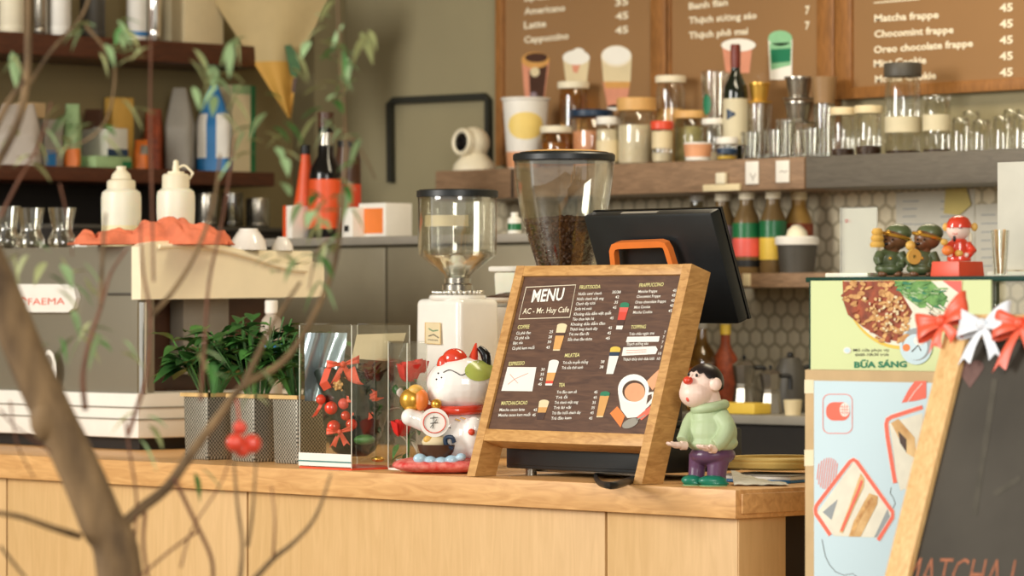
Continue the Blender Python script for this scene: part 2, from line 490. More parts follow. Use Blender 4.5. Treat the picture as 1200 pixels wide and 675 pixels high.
# ================================================================== THE SETTING
CT = 1.05                                       # counter top height
YF = 4.97                                       # counter front edge
XE = xat(862, YF)                               # counter right end
XL = xat(380, 7.3)                              # left wall
YB = 7.30                                       # back wall
struct(MB().b2((-12, -3, -0.1), (4, YB + .2, 0), 'floor_tile'), 'floor')
struct(MB().b2((XL - .2, YB, 0), (3.5, YB + .2, 3.2), 'wall_plaster'), 'wall_back')
struct(MB().b2((XL - .2, 2.0, 0), (XL, YB, 3.2), 'wall_left_plaster'), 'wall_left')
struct(MB().b2((XL - .2, 3.6, 3.2), (3.5, YB + .2, 3.3), 'ceiling_paint'), 'ceiling')
xb = xat(560, YB)
struct(MB().b2((xb, YB - .012, 0.9), (1.5, YB, 1.70), 'tile_backsplash'), 'trim_1')

# corner pilaster, pale, at the left end of the back wall
p0 = xat(392, YB - .1)
struct(MB().b2((XL, YB - .12, 0), (XL + .10, YB, 3.2), 'wall_plaster', .004), 'trim_2')

# ================================================================== BAR COUNTER
t = thing('bar_counter', 'long bar counter with pale wood panels and a thick light wood top', 'counter', (-6.5, YF, 0))
XC0 = XL + .003
YBK = 6.0
m = MB(); m.b2((XC0, YF, CT - .053), (XE, YBK, CT), 'counter_wood', .004); m.build('worktop', t, world=True)
m = MB(); m.b2((XE - .001, YF + .012, CT - .044), (XE + .006, YBK - .01, CT - .008), 'counter_wood', .002); m.build('end_board', t, world=True)
cuts = [XC0, xat(8, YF + .02), xat(290, YF + .02), xat(710, YF + .02), XE - .012]
for a, b in zip(cuts, cuts[1:]):
    m = MB(); m.b2((a + .003, YF + .02, 0.06), (b - .003, YF + .04, CT - .053), 'panel_wood', .002); m.build('front_panel', t, world=True)
m = MB(); m.b2((XC0, YF + .04, 0.0), (XE - .035, YBK - .03, CT - .053), 'dark_gap'); m.build('carcass', t, world=True)
m = MB(); m.b2((XE - .035, YF + .022, 0.06), (XE - .013, YF + .145, CT - .053), 'panel_wood', .002); m.build('end_panel', t, world=True)

# ================================================================== TABLETOP MENU BOARD
LEAN = math.atan2(0.13, 0.405)
yb = YF + .006
xl = xat(547, yb); xr = xat(752, yb)
BP = Plane((xl, yb, CT + .001), (1, 0, 0), (0, math.sin(LEAN), math.cos(LEAN)))
bw = xr - xl
bh = BP.uv(810, 309).y
t = thing('menu_stand', 'wood framed menu board leaning on the counter front edge with MENU in white letters', 'menu board', ((xl + xr) / 2, yb, CT))
SW, DEP = .023, .053
def stile(u0, u1):
    poly_ = []
    m = MB()
    # side board: the foot is cut level with the counter
    s_, c_ = math.sin(LEAN), math.cos(LEAN)
    vf = 0.0; vb = DEP * s_ / c_
    pts = []
    for u in (u0, u1):
        pts += [BP.P((u, 0), 0), BP.P((u, bh), 0), BP.P((u, bh), -DEP), BP.P((u, DEP * s_ / c_), -DEP)]
    m.add(pts, [(0, 1, 2, 3), (7, 6, 5, 4), (0, 4, 5, 1), (1, 5, 6, 2), (2, 6, 7, 3), (3, 7, 4, 0)], 'frame_wood')
    return m
stile(0, SW).build('side_frame', t, world=True)
stile(bw - SW, bw).build('side_frame', t, world=True)
slab(BP, (SW, bh - .021), (bw - SW, bh), DEP, 'rail_wood', bevel=.0015).build('top_rail', t, world=True)
v0 = BP.uv(560, 516).y; v1 = BP.uv(563, 502).y
slab(BP, (SW, v0), (bw - SW, v1), DEP, 'rail_wood', bevel=.0015).build('bottom_rail', t, world=True)
PP = Plane(BP.P((0, 0), -.006), BP.u, BP.v)     # printed face, set back a little
pan = slab(BP, (SW - .004, v1 - .004), (bw - SW + .004, bh - .018), .012, 'menu_brown', back=.006)
hd = hs = ls = ps = pan
# --- lettering
Z5 = lambda x, y: (560 + x / 4.218, 300 + y / 4.218)
Z6 = lambda x, y: (540 + x / 4.0, 430 + y / 4.0)
write(hd, PP, 'MENU', Z5(265, 228), Z5(420, 218), 14, 'white_print', .022)
write(hd, PP, 'AC - Mr. Huy Cafe', Z5(222, 287), Z5(450, 278), 6.4, 'cream_print', .008)
line(hd, PP, [Z5(240, 155), Z5(485, 143), Z5(455, 303), Z5(203, 312)], 0.9, 'cream_print', closed=True)
for s_, a, b in (('FRUIT/SODA', Z5(503, 164), Z5(606, 160)), ('FRAPPUCCINO', Z5(798, 154), Z5(918, 149)), ('TOPPING', Z5(757, 361), Z5(830, 358)),
                 ('COFFEE', Z5(197, 361), Z5(255, 358)), ('ESPRESSO', Z5(153, 542), Z5(231, 538)), ('MILKTEA', Z5(430, 501), Z5(503, 498)),
                 ('MATCHA/CACAO', Z6(190, 179), Z6(312, 176)), ('TEA', Z6(459, 93), Z6(488, 93))):
    write(hs, PP, s_, a, b, 4.2, 'yellow_print', .012)
L5 = [('Nước cam/ chanh', 497, 195, 612, 191), ('Nước chanh mật ong', 490, 220, 622, 216), ('Chanh dây tươi', 485, 244, 580, 240), ('Soda trà xoài', 480, 269, 562, 266),
      ('Khoáng dứa dầm việt quất', 475, 295, 660, 289), ('Táo chua bạc hà', 468, 320, 575, 316), ('Khoáng dứa dầm đào', 460, 345, 630, 340), ('Thạch long chanh dây', 455, 369, 592, 366),
      ('Trà me đào đá', 450, 394, 550, 391), ('Sữa chua đào thơm', 445, 420, 565, 417),
      ('Matcha frappe', 793, 183, 887, 180), ('Chocomint Frappe', 785, 208, 903, 204), ('Oreo chocolate frappe', 778, 236, 930, 230), ('Mint Cookie', 773, 261, 852, 258), ('Mocha Cookie', 768, 286, 862, 283),
      ('Trân châu ngọc trai', 748, 393, 872, 388), ('Thạch sương sáo', 735, 443, 843, 439), ('Thạch thủy tinh dưa lưới', 718, 518, 872, 514),
      ('Cà phê đen', 190, 389, 262, 386), ('Cà phê sữa', 183, 413, 255, 410), ('Bạc xỉu', 175, 438, 222, 435), ('Cà phê kem muối', 170, 464, 280, 460),
      ('Trà sữa truyền thống', 420, 535, 545, 531), ('Trà sữa thái xanh', 415, 560, 520, 557)]
for s_, a, b, c, d in L5: write(ls, PP, s_, Z5(a, b), Z5(c, d), 3.3, 'white_print', .008)
L6 = [('Matcha cacao latte', 182, 208, 300, 206), ('Matcha cacao kem muối', 177, 233, 326, 230), ('Trà đào cam sả', 450, 125, 543, 123), ('Trà ổi', 445, 150, 500, 148),
      ('Trà chanh mật ong', 440, 174, 550, 171), ('Trà lài vải', 435, 198, 517, 196), ('Trà đào bưởi chanh dây', 428, 223, 563, 220), ('Trà đào kem', 424, 248, 518, 245)]
for s_, a, b, c, d in L6: write(ls, PP, s_, Z6(a, b), Z6(c, d), 3.3, 'white_print', .008)
def price(s_, q, wz=15):
    write(ps, PP, s_, q, (q[0] + wz / 4, q[1] - .15), 3.2, 'white_print', .008)
for s_, x, y, w_ in (('35/38', 664, 186, 40), ('42', 680, 210, 17), ('35', 675, 236, 17), ('45', 667, 262, 17), ('45', 653, 314, 17), ('45', 645, 362, 17), ('45', 640, 388, 17), ('45', 632, 414, 20),
                     ('45', 964, 178, 17), ('45', 959, 201, 17), ('45', 955, 227, 17), ('45', 949, 252, 17), ('45', 942, 278, 17), ('7', 921, 384, 8), ('7', 914, 408, 8), ('7', 909, 433, 8), ('7', 904, 458, 8),
                     ('10', 892, 489, 14), ('10', 886, 515, 14), ('25', 354, 382, 17), ('28', 349, 407, 17), ('30', 345, 432, 17), ('45', 338, 459, 17), ('30', 313, 568, 17), ('35', 309, 592, 17), ('42', 304, 616, 17), ('45', 298, 641, 17),
                     ('38', 608, 530, 17), ('38', 603, 556, 17)):
    price(s_, Z5(x, y), w_)
for s_, x, y in (('45', 341, 208), ('45', 335, 232), ('45', 625, 125), ('45', 622, 150), ('35', 617, 174), ('35', 612, 198), ('45', 607, 222), ('45', 601, 247)):
    price(s_, Z6(x, y), 16)
pan.build('printed_panel', t, world=True)
# --- pasted cover stickers
st = MB()
poly(st, PP, [Z5(148, 549), Z5(290, 550), Z5(270, 669), Z5(117, 667)], 'white')
line(st, PP, [Z5(150, 635), Z5(185, 608), Z5(250, 580)], 0.5, 'coral_print', .0009)
line(st, PP, [Z5(160, 585), Z5(200, 630)], 0.5, 'coral_print', .0009)
st.build('paper_sticker', t, world=True)
st = MB(); poly(st, PP, [Z5(740, 400), Z5(900, 397), Z5(895, 424), Z5(733, 426)], 'white'); st.build('paper_sticker', t, world=True)
st = MB(); poly(st, PP, [Z5(720, 452), Z5(880, 446), Z5(890, 462), Z5(880, 485), Z5(712, 494)], 'white')
line(st, PP, [Z5(735, 468), Z5(835, 464)], 0.5, 'coral_print', .0009); line(st, PP, [Z5(735, 480), Z5(835, 474)], 0.5, 'coral_print', .0009)
st.build('paper_sticker', t, world=True)
# --- pictures of drinks
def drink(x, y, w_, h_, bands, Zf, rim=True):
    # leaning tall glass; bands: (t0, t1, material) from the top; w_ top width, foot narrower
    m = MB()
    sl = -0.235
    def q(tt, side):
        ww = w_ * (1 - .32 * tt)
        px, py = Zf(x, y); s4 = 4.1
        return (px + sl * h_ / s4 * tt + side * ww / 2 / s4, py + h_ / s4 * tt)
    for a, b, k in bands:
        poly(m, PP, [q(a, -1), q(a, 1), q(b, 1), q(b, -1)], k, .0008)
    c = q(0, 0)
    if rim: oval(m, PP, (c[0], c[1] + .2), (w_ / 2 / 4.1, w_ / 4 / 4.1), bands[0][2], .0010)
    m.build('drink_picture', t, world=True)
drink(418, 345, 48, 120, [(0, .28, 'cream'), (.28, .4, 'choc'), (.4, .95, 'tea_drink'), (.95, 1, 'cream')], Z5)
drink(728, 240, 44, 120, [(0, .12, 'green_print'), (.12, .3, 'pinkred'), (.3, .62, 'berry_drink'), (.62, .85, 'choc'), (.85, 1, 'white')], Z5)
drink(378, 525, 48, 112, [(0, .45, 'white'), (.45, .8, 'tea_drink'), (.8, .92, 'berry_drink'), (.92, 1, 'white')], Z5)
drink(682, 460, 50, 120, [(0, .12, 'yellow'), (.12, .28, 'navy'), (.28, 1, 'white')], Z5)
drink(392, 165, 48, 84, [(0, .3, 'cream'), (.3, .6, 'tea_drink'), (.6, 1, 'choc')], Z6)
drink(678, 125, 46, 114, [(0, .1, 'green_print'), (.1, .95, 'tea_drink'), (.95, 1, 'cream')], Z6)
m = MB()                                         # picture of a cup of coffee with its saucer
poly(m, PP, [Z6(700, 218), Z6(735, 185), Z6(770, 230), Z6(750, 284)], 'orange', .0007)
poly(m, PP, [Z6(870, 70), Z6(905, 35), Z6(930, 12), Z6(924, 80), Z6(900, 110)], 'peach_fill', .0007)
poly(m, PP, [Z6(738, 120), Z6(884, 100), Z6(866, 205), Z6(830, 236), Z6(782, 240), Z6(752, 200)], 'white', .0008)
oval(m, PP, Z6(811, 105), (73 / 4, 70 / 4), 'white_print', .0010, rot=-12)
oval(m, PP, Z6(813, 113), (54 / 4, 50 / 4), 'brown_dark', .0013, rot=-12)
oval(m, PP, Z6(818, 120), (48 / 4, 44 / 4), 'peach_fill', .0016, rot=-12)
line(m, PP, [Z6(876, 128), Z6(900, 122), Z6(904, 150), Z6(876, 182), Z6(858, 196)], 3.4, 'white', .0009)  # black sheet below the lower shelf, its colour stands in for the shelf's shade
poly(m, PP, [Z6(826, 236), Z6(890, 184), Z6(900, 205), Z6(850, 250)], 'coral_print', .0011)
oval(m, PP, Z6(796, 265), (40 / 4, 20 / 4), 'grey', .0013, rot=-24)
line(m, PP, [Z6(825, 250), Z6(868, 226)], 1.6, 'grey', .0013)
m.build('coffee_cup_picture', t, world=True)
# ================================================================== ESPRESSO MACHINE
YM = 5.34
XM = xat(165, YM)
ZT = zat(165, 288, YM); ZB = zat(165, 461, YM)
XW = XM - .80
t = thing('espresso_machine', 'large steel espresso machine with cream side panel and a white FAEMA badge on its back', 'coffee machine', (XM - .4, YM + .28, CT))
m = MB(); m.b2((XW, YM - .012, CT + .028), (XM + .006, YM + .57, ZB), 'white', .006)
for zz in (.035, .062): m.b2((XW, YM - .014, ZB - zz), (XM + .008, YM + .568, ZB - zz + .004), 'grey')
m.build('base', t, world=True)
m = MB(); m.b2((XW + .02, YM + .012, CT + .001), (XM - .02, YM + .54, CT + .029), 'black_recess'); m.build('gap_shade', t, world=True)  # black block filling the gap under the base, stands in for shade there
for x, y in ((XW + .06, YM + .05), (XM - .06, YM + .05), (XW + .06, YM + .5), (XM - .06, YM + .5)):
    m = MB(); m.cyl((x, y, CT), .022, .029, 'black_plastic', 20, bev=.003); m.build('foot', t, world=True)
m = MB(); m.b2((XW, YM, ZB), (XM - .012, YM + .05, ZT), 'steel_brushed', .004)
m.b2((XM - .125, YM - .004, ZB + .225), (XM - .030, YM + .002, ZB + .231), 'grey_dark', .001)
m.build('back_panel', t, world=True)
m = MB(); m.b2((XW, YM + .04, ZT - .015), (XM - .012, YM + .24, ZT), 'steel', .004); m.build('top_plate', t, world=True)
ZT1 = zat(290, 293, YM + .33)
m = MB(); m.b2((XW, YM + .245, ZT1 - .03), (XM - .03, YM + .54, ZT1), 'cream_panel', .006); m.build('cup_tray', t, world=True)
m = MB(); m.b2((XW, YM + .05, ZB), (XM - .16, YM + .50, ZT1 - .03), 'brown_dark', .004)
m.b2((XM - .155, YM + .20, ZB + .04), (XM - .10, YM + .34, ZT1 - .06), 'grey', .01)
m.build('boiler_housing', t, world=True)
m = MB(); m.lathe([(0, 0), (.012, 0), (.012, ZT - ZB - .13), (0, ZT - ZB - .13)], 'chrome', (XM - .004, YM + .008, ZB)); m.build('corner_column', t, world=True)
side = [(165, 289), (172, 285), (185, 282.5), (215, 282), (240, 284), (265, 288), (290, 294.5), (310, 301), (330, 307), (345, 310), (358, 311), (366, 307), (380, 307), (380, 348), (165, 351)]
pts = [onX(a, b, XM + .01) for a, b in side]
n = len(pts)
m = MB(); m.add(pts + [p - Vector((.035, 0, 0)) for p in pts], [tuple(range(n - 1, -1, -1)), tuple(range(n, 2 * n))] + [(i, (i + 1) % n, (i + 1) % n + n, i + n) for i in range(n)], 'cream_panel')
m.build('side_panel', t, world=True, ang=25)
m = MB(); m.tube([p + Vector((.004, 0, -.012)) for p in pts[2:11]], .006, 'cream_panel', 8, smooth=4); m.build('side_lip', t, world=True)
BK = Plane((XM, YM - .013, ZT), (1, 0, 0), (0, 0, 1))
m = MB()
sg = [(6, 333), (80, 333), (86, 337), (89, 349), (86, 361), (80, 366), (6, 366), (0, 361), (-3, 349), (0, 337)]
q = [BK.at(a, b, 0) for a, b in sg]; k = len(q)
m.add(q + [p + Vector((0, .014, 0)) for p in q], [tuple(range(k - 1, -1, -1)), tuple(range(k, 2 * k))] + [(i, (i + 1) % k, (i + 1) % k + k, i + k) for i in range(k)], 'white')
write(m, BK, 'FAEMA', (33, 357.3), (76, 356.6), 7.6, 'red_satin', .0)
line(m, BK, [(21, 356), (22, 351), (27, 349), (31, 352)], 2.0, 'red_satin'); line(m, BK, [(24, 357), (28, 357)], 2.0, 'red_satin')
m.build('badge', t, world=True)
m = MB(); oval(m, BK, (61, 433), (9, 23), 'white', .010); oval(m, BK, (60, 424), (5, 8), 'grey', .0105); m.build('gauge_plate', t, world=True)

# ---- on the machine: tulip glasses, napkin, bottles, cloth, cups
def tulip(px, Y, name, lab, k=1.0):
    b = Vector((xat(px, Y), Y, ZT)); s = ppm(b); h = 48 / s * k; r = 17 / s
    o = MB().lathe([(0, .001), (r * .8, .001), (r * 1.02, h * .12), (r, h * .25), (r * .72, h * .42), (r * .70, h * .5), (r * .86, h * .75), (r, h), (r * .95, h), (r * .8, h * .75), (r * .64, h * .5), (r * .66, h * .42), (r * .93, h * .25), (r * .7, h * .06), (0, h * .05)], 'glass', (0, 0, 0), 28).build(name, loc=b)
    tag(o, lab, 'glass', 'tulip glasses on the espresso machine')
tulip(73, 5.45, 'tulip_glass', 'clear tulip glass on the espresso machine nearest to the coral cloth')
tulip(36, 5.42, 'tulip_glass', 'clear tulip glass second from the coral cloth, in the middle of the glasses')
tulip(8, 5.40, 'tulip_glass', 'clear tulip glass at the left edge of the photo, farthest from the coral cloth', 1.05)
b = Vector((xat(101, 5.40), 5.40, ZT)); o = MB().box((0, 0, .006), (.05, .035, .011), 'white', .004).box((.004, .002, .014), (.04, .03, .006), 'white', .002).build('folded_napkin', loc=b); tag(o, 'small white folded napkin at the left end of the coral cloth', 'napkin')

def squeeze(px, w_, Y, ysh, ycol, ynoz, name, lab, fill, strap):
    b = Vector((xat(px, Y), Y, ZT)); s = ppm(b)
    t = thing(name, lab, 'squeeze bottle', b, 'squeeze bottles on the espresso machine')
    r = w_ / 2 / s; z1 = zat(px, ysh, Y) - ZT; z2 = zat(px, ycol, Y) - ZT; z3 = zat(px, ynoz, Y) - ZT
    m = MB(); m.lathe([(0, 0), (r * .9, 0), (r * .96, .006), (r * .97, z1 * .38)], fill).lathe([(r * .97, z1 * .38), (r, z1 * .6), (r, z1 * .86), (r * .95, z1 * .95), (r * .75, z1)], 'frost_plastic'); m.build('body', t)
    m = MB(); zc = z2
    m.lathe([(r * .70, z1 * .98), (r * .70, zc), (r * .62, zc + .004), (r * .45, zc + .005), (r * .42, zc + .010), (0, zc + .010)], 'cream_white', n=40, flute=.015, nf=20); m.build('cap', t)
    m = MB()
    if strap: m.lathe([(r * .2, zc + .008), (r * .17, (zc + z3) / 2), (r * .13, z3 - .003), (.001, z3)], 'cream_white')
    else: m.lathe([(r * .52, zc + .006), (r * .45, zc + .018), (r * .24, zc + .028), (r * .24, z3), (0, z3)], 'cream_white')
    m.build('nozzle', t)
    if strap:
        m = MB(); e = RIGHT * r
        m.tube([e * .12 + Vector((0, 0, z3 - .020)), e * .45 + Vector((0, 0, z3 - .014)), e * .85 + Vector((0, 0, z3 - .03)), e * .86 + Vector((0, 0, zc + .004)), e * .7 + Vector((0, 0, zc - .008))], .0028, 'cream_white', 8, smooth=5); m.build('cap_strap', t)
squeeze(142, 47, 5.50, 222, 213, 195, 'squeeze_bottle', 'squeeze bottle half full of cream sauce with a stubby open nozzle', 'mayo', False)
squeeze(206, 45, 5.505, 221, 206, 187, 'squeeze_bottle', 'pale squeeze bottle with a thin spout and looped cap strap', 'frost_plastic', True)

# rumpled coral cloth
Yc = 5.395
bl = Vector((xat(176, Yc), Yc, ZT))
sc_ = ppm(bl)
def cloth(u, v):
    px = 87 + 178 * u
    top = [(0, 1), (.06, 14), (.14, 15), (.28, 19), (.40, 21), (.48, 28), (.55, 31), (.68, 29), (.8, 27), (.9, 24), (.97, 15), (1, 2)]
    for (a, ha), (b_, hb) in zip(top, top[1:]):
        if a <= u <= b_: hh = ha + (hb - ha) * (u - a) / (b_ - a)
    prof = math.sin(PI * min(1, max(0, v))) ** .55
    nz = noise.noise(Vector((u * 7, v * 2.2 + u * 2, 0))) * 7 + noise.noise(Vector((u * 15 + v * 5, v * 5, 3))) * 8 - 5 * max(0, math.sin(u * 31 + v * 7)) ** 3
    x = (px - 176) / sc_; d = (v - .5) * .070 * (1 + .3 * math.sin(u * 9)) + .008 * math.sin(u * 21)
    z = max(.002, (hh * prof + nz * prof) / sc_ * .95) + .002
    return RIGHT * x + D0 * d * .6 + Vector((0, d * .5, z))
o = MB().grid(cloth, 90, 26, 'cloth_coral').build('cloth', loc=bl, thick=.003, ang=80)
tag(o, 'crumpled coral cloth lying along the top of the espresso machine', 'cloth')
def cup_down(px, Y, z, wpx, hpx, lab):
    b = Vector((xat(px, Y), Y, z)); s = ppm(b); r = wpx / 2 / s; h = hpx / s
    t = thing('cup', lab, 'cup', b, 'upturned white cups on the espresso machine')
    MB().lathe([(r, 0), (r * .98, .003), (r * .9, h * .45), (r * .6, h * .85), (r * .52, h * .9)], 'ceramic_white', n=36).build('bowl', t)
    MB().lathe([(r * .54, h * .88), (r * .5, h), (r * .42, h), (r * .40, h * .94), (0, h * .93)], 'ceramic_white').build('foot_ring', t)
cup_down(291, YM + .33, ZT1, 44, 25, 'upturned white cup on the tray beside the coral cloth')
cup_down(331, YM + .45, ZT1, 26, 16, 'small upturned white cup right of the larger one on the tray')

# ================================================================== POTTED PLANTS ON THE COUNTER
def potted(px, Y, lab, seed, hk, n, big):
    r_ = random.Random(seed)
    x0 = xat(px, Y); wd = .086; h = .142
    t = thing('potted_plant', lab, 'plant', (x0 + wd / 2, Y + wd / 2, CT), 'plants in woven grey pots on the counter')
    m = MB(); m.box((0, 0, h / 2), (wd * .92, wd * .92, h), 'mesh_grey', .006, taper=1.07); m.build('pot', t)
    m = MB()
    for a, b in (((-wd / 2 - .004, -wd / 2 - .004), (wd / 2 + .004, -wd / 2 + .006)), ((-wd / 2 - .004, wd / 2 - .006), (wd / 2 + .004, wd / 2 + .004)), ((-wd / 2 - .004, -wd / 2), (-wd / 2 + .006, wd / 2)), ((wd / 2 - .006, -wd / 2), (wd / 2 + .004, wd / 2))):
        m.b2((a[0], a[1], h - .006), (b[0], b[1], h + .002), 'tan_rim')
    m.build('pot_rim', t)
    MB().box((0, 0, h - .012), (wd * .9, wd * .9, .012), 'soil').build('soil', t)
    m = MB(); mf = MB()
    for i in range(n):
        a = r_.uniform(0, 2 * PI); tilt = r_.uniform(.05, .75); L = hk * r_.uniform(.45, 1.0)
        d = Vector((math.cos(a) * tilt, math.sin(a) * tilt, 1)).normalized()
        b = Vector((math.cos(a) * .018, math.sin(a) * .018, h - .008))
        tip = b + d * L
        m.tube([b, b + d * L * .5 + Vector((0, 0, .004)), tip], .0018, 'leaf_mid', 5)
        for kk in range(r_.choice((2, 3, 3))):
            a2 = a + r_.uniform(-1.4, 1.4); dd = Vector((math.cos(a2), math.sin(a2), r_.uniform(-.1, .7)))
            leaf(mf, b + d * L * r_.uniform(.6, 1.0), dd, r_.uniform(.035, .06) * big, r_.uniform(.022, .036) * big, r_.choice(('leaf_deep', 'leaf_deep', 'leaf_mid')), droop=.35)
    m.build('stems', t); mf.build('foliage', t, ang=80)
potted(214, 5.10, 'potted plant with broad drooping leaves beside the white machine base', 3, .165, 34, 1.6)
potted(268, 5.10, 'bushy dark green potted plant in the middle pot, behind the red baubles', 5, .185, 44, 1.25)
potted(318, 5.10, 'potted plant with small leaves right beside the clear gift box', 9, .15, 40, 1.05)
b = Vector((xat(318, 5.62), 5.62, CT)); s = ppm(b); t = thing('lotion_bottle', 'white bottle with a blue band behind the potted plants under the machine side', 'bottle', b)
zt = zat(318, 352, 5.62) - CT
MB().lathe([(0, 0), (.024, 0), (.026, .004), (.026, zt * .8), (.022, zt * .87), (.013, zt * .9), (.013, zt * .92)], 'bag_pale').build('body', t)
MB().lathe([(.0265, zt * .55), (.0265, zt * .72)], 'blue').build('label_band', t)
MB().cyl((0, 0, zt * .91), .015, zt * .09, 'white', bev=.002).build('cap', t)

# ================================================================== CLEAR GIFT BOXES
def clear_box(name, lab, x0, x1, y0, y1, h, base_mat, band):
    t = thing(name, lab, 'gift box', ((x0 + x1) / 2, (y0 + y1) / 2, CT), 'clear gift boxes on the counter')
    X, Y = (x1 - x0) / 2, (y1 - y0) / 2
    th = .0012
    m = MB()
    m.b2((-X, -Y, .004), (X, -Y + th, h), 'glass_box').b2((-X, Y - th, .004), (X, Y, h), 'glass_box').b2((-X, -Y + th, .004), (-X + th, Y - th, h), 'glass_box').b2((X - th, -Y + th, .004), (X, Y - th, h), 'glass_box')
    m.build('clear_walls', t, smooth=False)
    for sx in (-1, 1):
        for sy in (-1, 1): MB().tube([(sx * X, sy * Y, .004), (sx * X, sy * Y, h)], .0009, 'frost_plastic', 6).build('edge_seam', t)
    MB().b2((-X, -Y, h), (X, Y, h + .004), 'glass_box', .001).build('lid', t)
    MB().b2((-X, -Y, 0), (X, Y, .004), base_mat).build('base', t)
    if band:
        m = MB(); m.b2((-X - .0015, -Y - .0015, .006), (X + .0006, -Y - .0004, .032), 'white_gloss').b2((-X - .0018, -Y - .0019, .014), (X + .0006, -Y - .0014, .017), 'teal_print'); m.build('barcode_band', t)
    return t, X, Y
Y1 = 4.992
bx0, bx1 = xat(351, Y1), xat(412, Y1)
by1 = onX(480, 400, bx1).y
bxh = zat(352, 381, Y1) - CT
t, X, Y = clear_box('clear_gift_box', 'large clear gift box with a black wrapped bouquet and red ribbons', bx0, bx1, Y1, by1, bxh, 'red', True)
def bow(mb, c, u, v, nn, size, mat, tails=True, tl=1.4, spread=.45, ratio=.62, tails_only=False):
    c = Vector(c); u = Vector(u).normalized(); v = Vector(v).normalized(); nn = Vector(nn).normalized()
    if not tails_only:
        for sg in (-1, 1):
            def lobe(a, b, sg=sg):
                th = a * PI
                al = size * math.sin(th) ** .8
                dep = size * .30 * math.cos(th) * math.sin(th) ** .5
                wd = size * ratio * (.28 + .72 * (al / size) ** .9)
                wr = .05 * size * math.sin(b * PI * 3.0) * (1 - .5 * al / size)
                return c + u * (sg * (al + .04 * size)) + v * ((b - .5) * wd + .18 * al) + nn * (dep + wr + .03 * size)
            mb.grid(lobe, 18, 10, mat)
        mb.ell(c + nn * size * .12, (size * .17, size * .17, size * .2), mat, 14, 10)
    if tails:
        for sg in (-1, 1):
            def tail(a, b, sg=sg):
                al = a * size * tl
                wd = size * (.26 + .26 * a)
                notch = -.22 * size * (1 - abs(b - .5) * 2) * a ** 6
                return c + u * (sg * (spread * al * .8) + (b - .5) * wd) - v * (al + notch - .03 * size) + nn * (.05 * size * math.sin(a * 5 + sg) + .03 * size * math.sin(b * PI) + .02 * size)
            mb.grid(tail, 14, 8, mat)
FR = -D0                                         # towards the viewer
def gp(px, py, dp):                              # local point of the present box: pixel at a depth in front of the box centre plane
    q = Vector(t.location) ; dep = (q - CAM).dot(FWD) - dp
    return at(px, py, dep) - q
# bouquet: dark foil wrap, cream card, pine cone, baubles, ribbons, leaves
bq = thing('wrapped_bouquet', 'black foil wrapped bouquet with red ribbons and baubles standing inside the large clear gift box', 'bouquet', (t.location.x, t.location.y, CT + .005))
T0 = t; t = bq
def wrap(a, b):
    an = a * 2 * PI; h = .02 + .165 * b; r = .026 + .050 * b ** .4 + .010 * math.sin(an * 5 + b * 5) * b
    return Vector((r * math.cos(an), r * math.sin(an), h + .018 * math.sin(an * 3) * b))
m = MB(); m.grid(wrap, 60, 16, 'wrap_black'); m.build('foil_wrap', t, ang=60)
def sheet(a, b):
    q = gp(357 + 50 * a - 10 * b * a, 390 + 80 * b, .030 + .012 * math.sin(a * 7 + b * 3)); return q
MB().grid(sheet, 18, 18, 'foil').build('silver_foil', t, ang=70)
c_ = [gp(418, 392, -.055), gp(476, 390, -.055), gp(466, 424, -.055), gp(412, 420, -.055)]
MB().add(c_, [(0, 1, 2, 3)], 'cream').build('card', t, thick=.0015)
mf = MB(); r_ = random.Random(4)
for i in range(130):
    p = gp(r_.uniform(386, 446), r_.uniform(425, 515), r_.uniform(.0, .042))
    leaf(mf, p, Vector((r_.uniform(-1, 1), r_.uniform(-1, 1), r_.uniform(-.6, 1))), r_.uniform(.02, .04), r_.uniform(.008, .016), r_.choice(('leaf_deep', 'leaf_deep', 'black')))
mf.build('foliage', t, ang=80)
for k, (x, y, rr, mt) in enumerate(((388, 478, 8, 'red_gloss'), (403, 473, 7, 'pinkred'), (376, 468, 6, 'red_gloss'), (391, 500, 8, 'red_gloss'), (412, 497, 7, 'red_gloss'), (405, 487, 6, 'red_gloss'))):
    MB().ell(gp(x, y, .055), rr / 580, mt, 18, 12).build('bauble', t)
m = MB(); m.ell(gp(398, 450, .05), (.013, .013, .014), 'bread', 14, 10)
for i in range(26):
    a = i * 2.4; zz = -.012 + .024 * i / 26; rr = .0125 * math.cos(zz / .0155)
    m.ell(gp(398, 450, .05) + Vector((rr * math.cos(a), rr * math.sin(a), zz)), .0036, 'lid_wood', 8, 6)
m.build('pine_cone', t)
for (x, y, s_) in ((402, 427, .032), (424, 468, .030), (398, 506, .026)):
    m = MB(); bow(m, gp(x, y, .06), RIGHT + Vector((0, 0, .15)), (0, 0, 1), FR, s_, 'red_satin', True, 1.2, .6, .5); m.build('bow', t, thick=.0006, ang=70)
def rib(pts, wd):
    m = MB()
    P = [gp(*q) for q in pts]
    def fn(a, b):
        x = a * (len(P) - 1); i = min(int(x), len(P) - 2); f = x - i
        return P[i].lerp(P[i + 1], f) + Vector((0, 0, 1)) * (b - .5) * wd * .5 + RIGHT * (b - .5) * wd
    m.grid(fn, 16, 4, 'red_satin'); m.build('ribbon', t, thick=.0006, ang=70)
rib([(410, 432, .06), (416, 450, .07), (428, 458, .062), (436, 462, .055)], .02)
rib([(385, 430, .06), (379, 448, .066), (384, 456, .06)], .016)
rib([(424, 468, .06), (440, 468, .062), (446, 468, .055)], .014)
rib([(420, 478, .06), (428, 486, .064), (432, 492, .06)], .018)
rib([(378, 470, .05), (373, 480, .05), (368, 488, .045)], .010)
m = MB(); m.ell(gp(424, 515, .04), (.035, .02, .012), 'leaf_mid', 16, 10); m.ell(gp(443, 538, .04), (.016, .012, .006), 'gold', 16, 10); m.build('leaf_tuft', t)

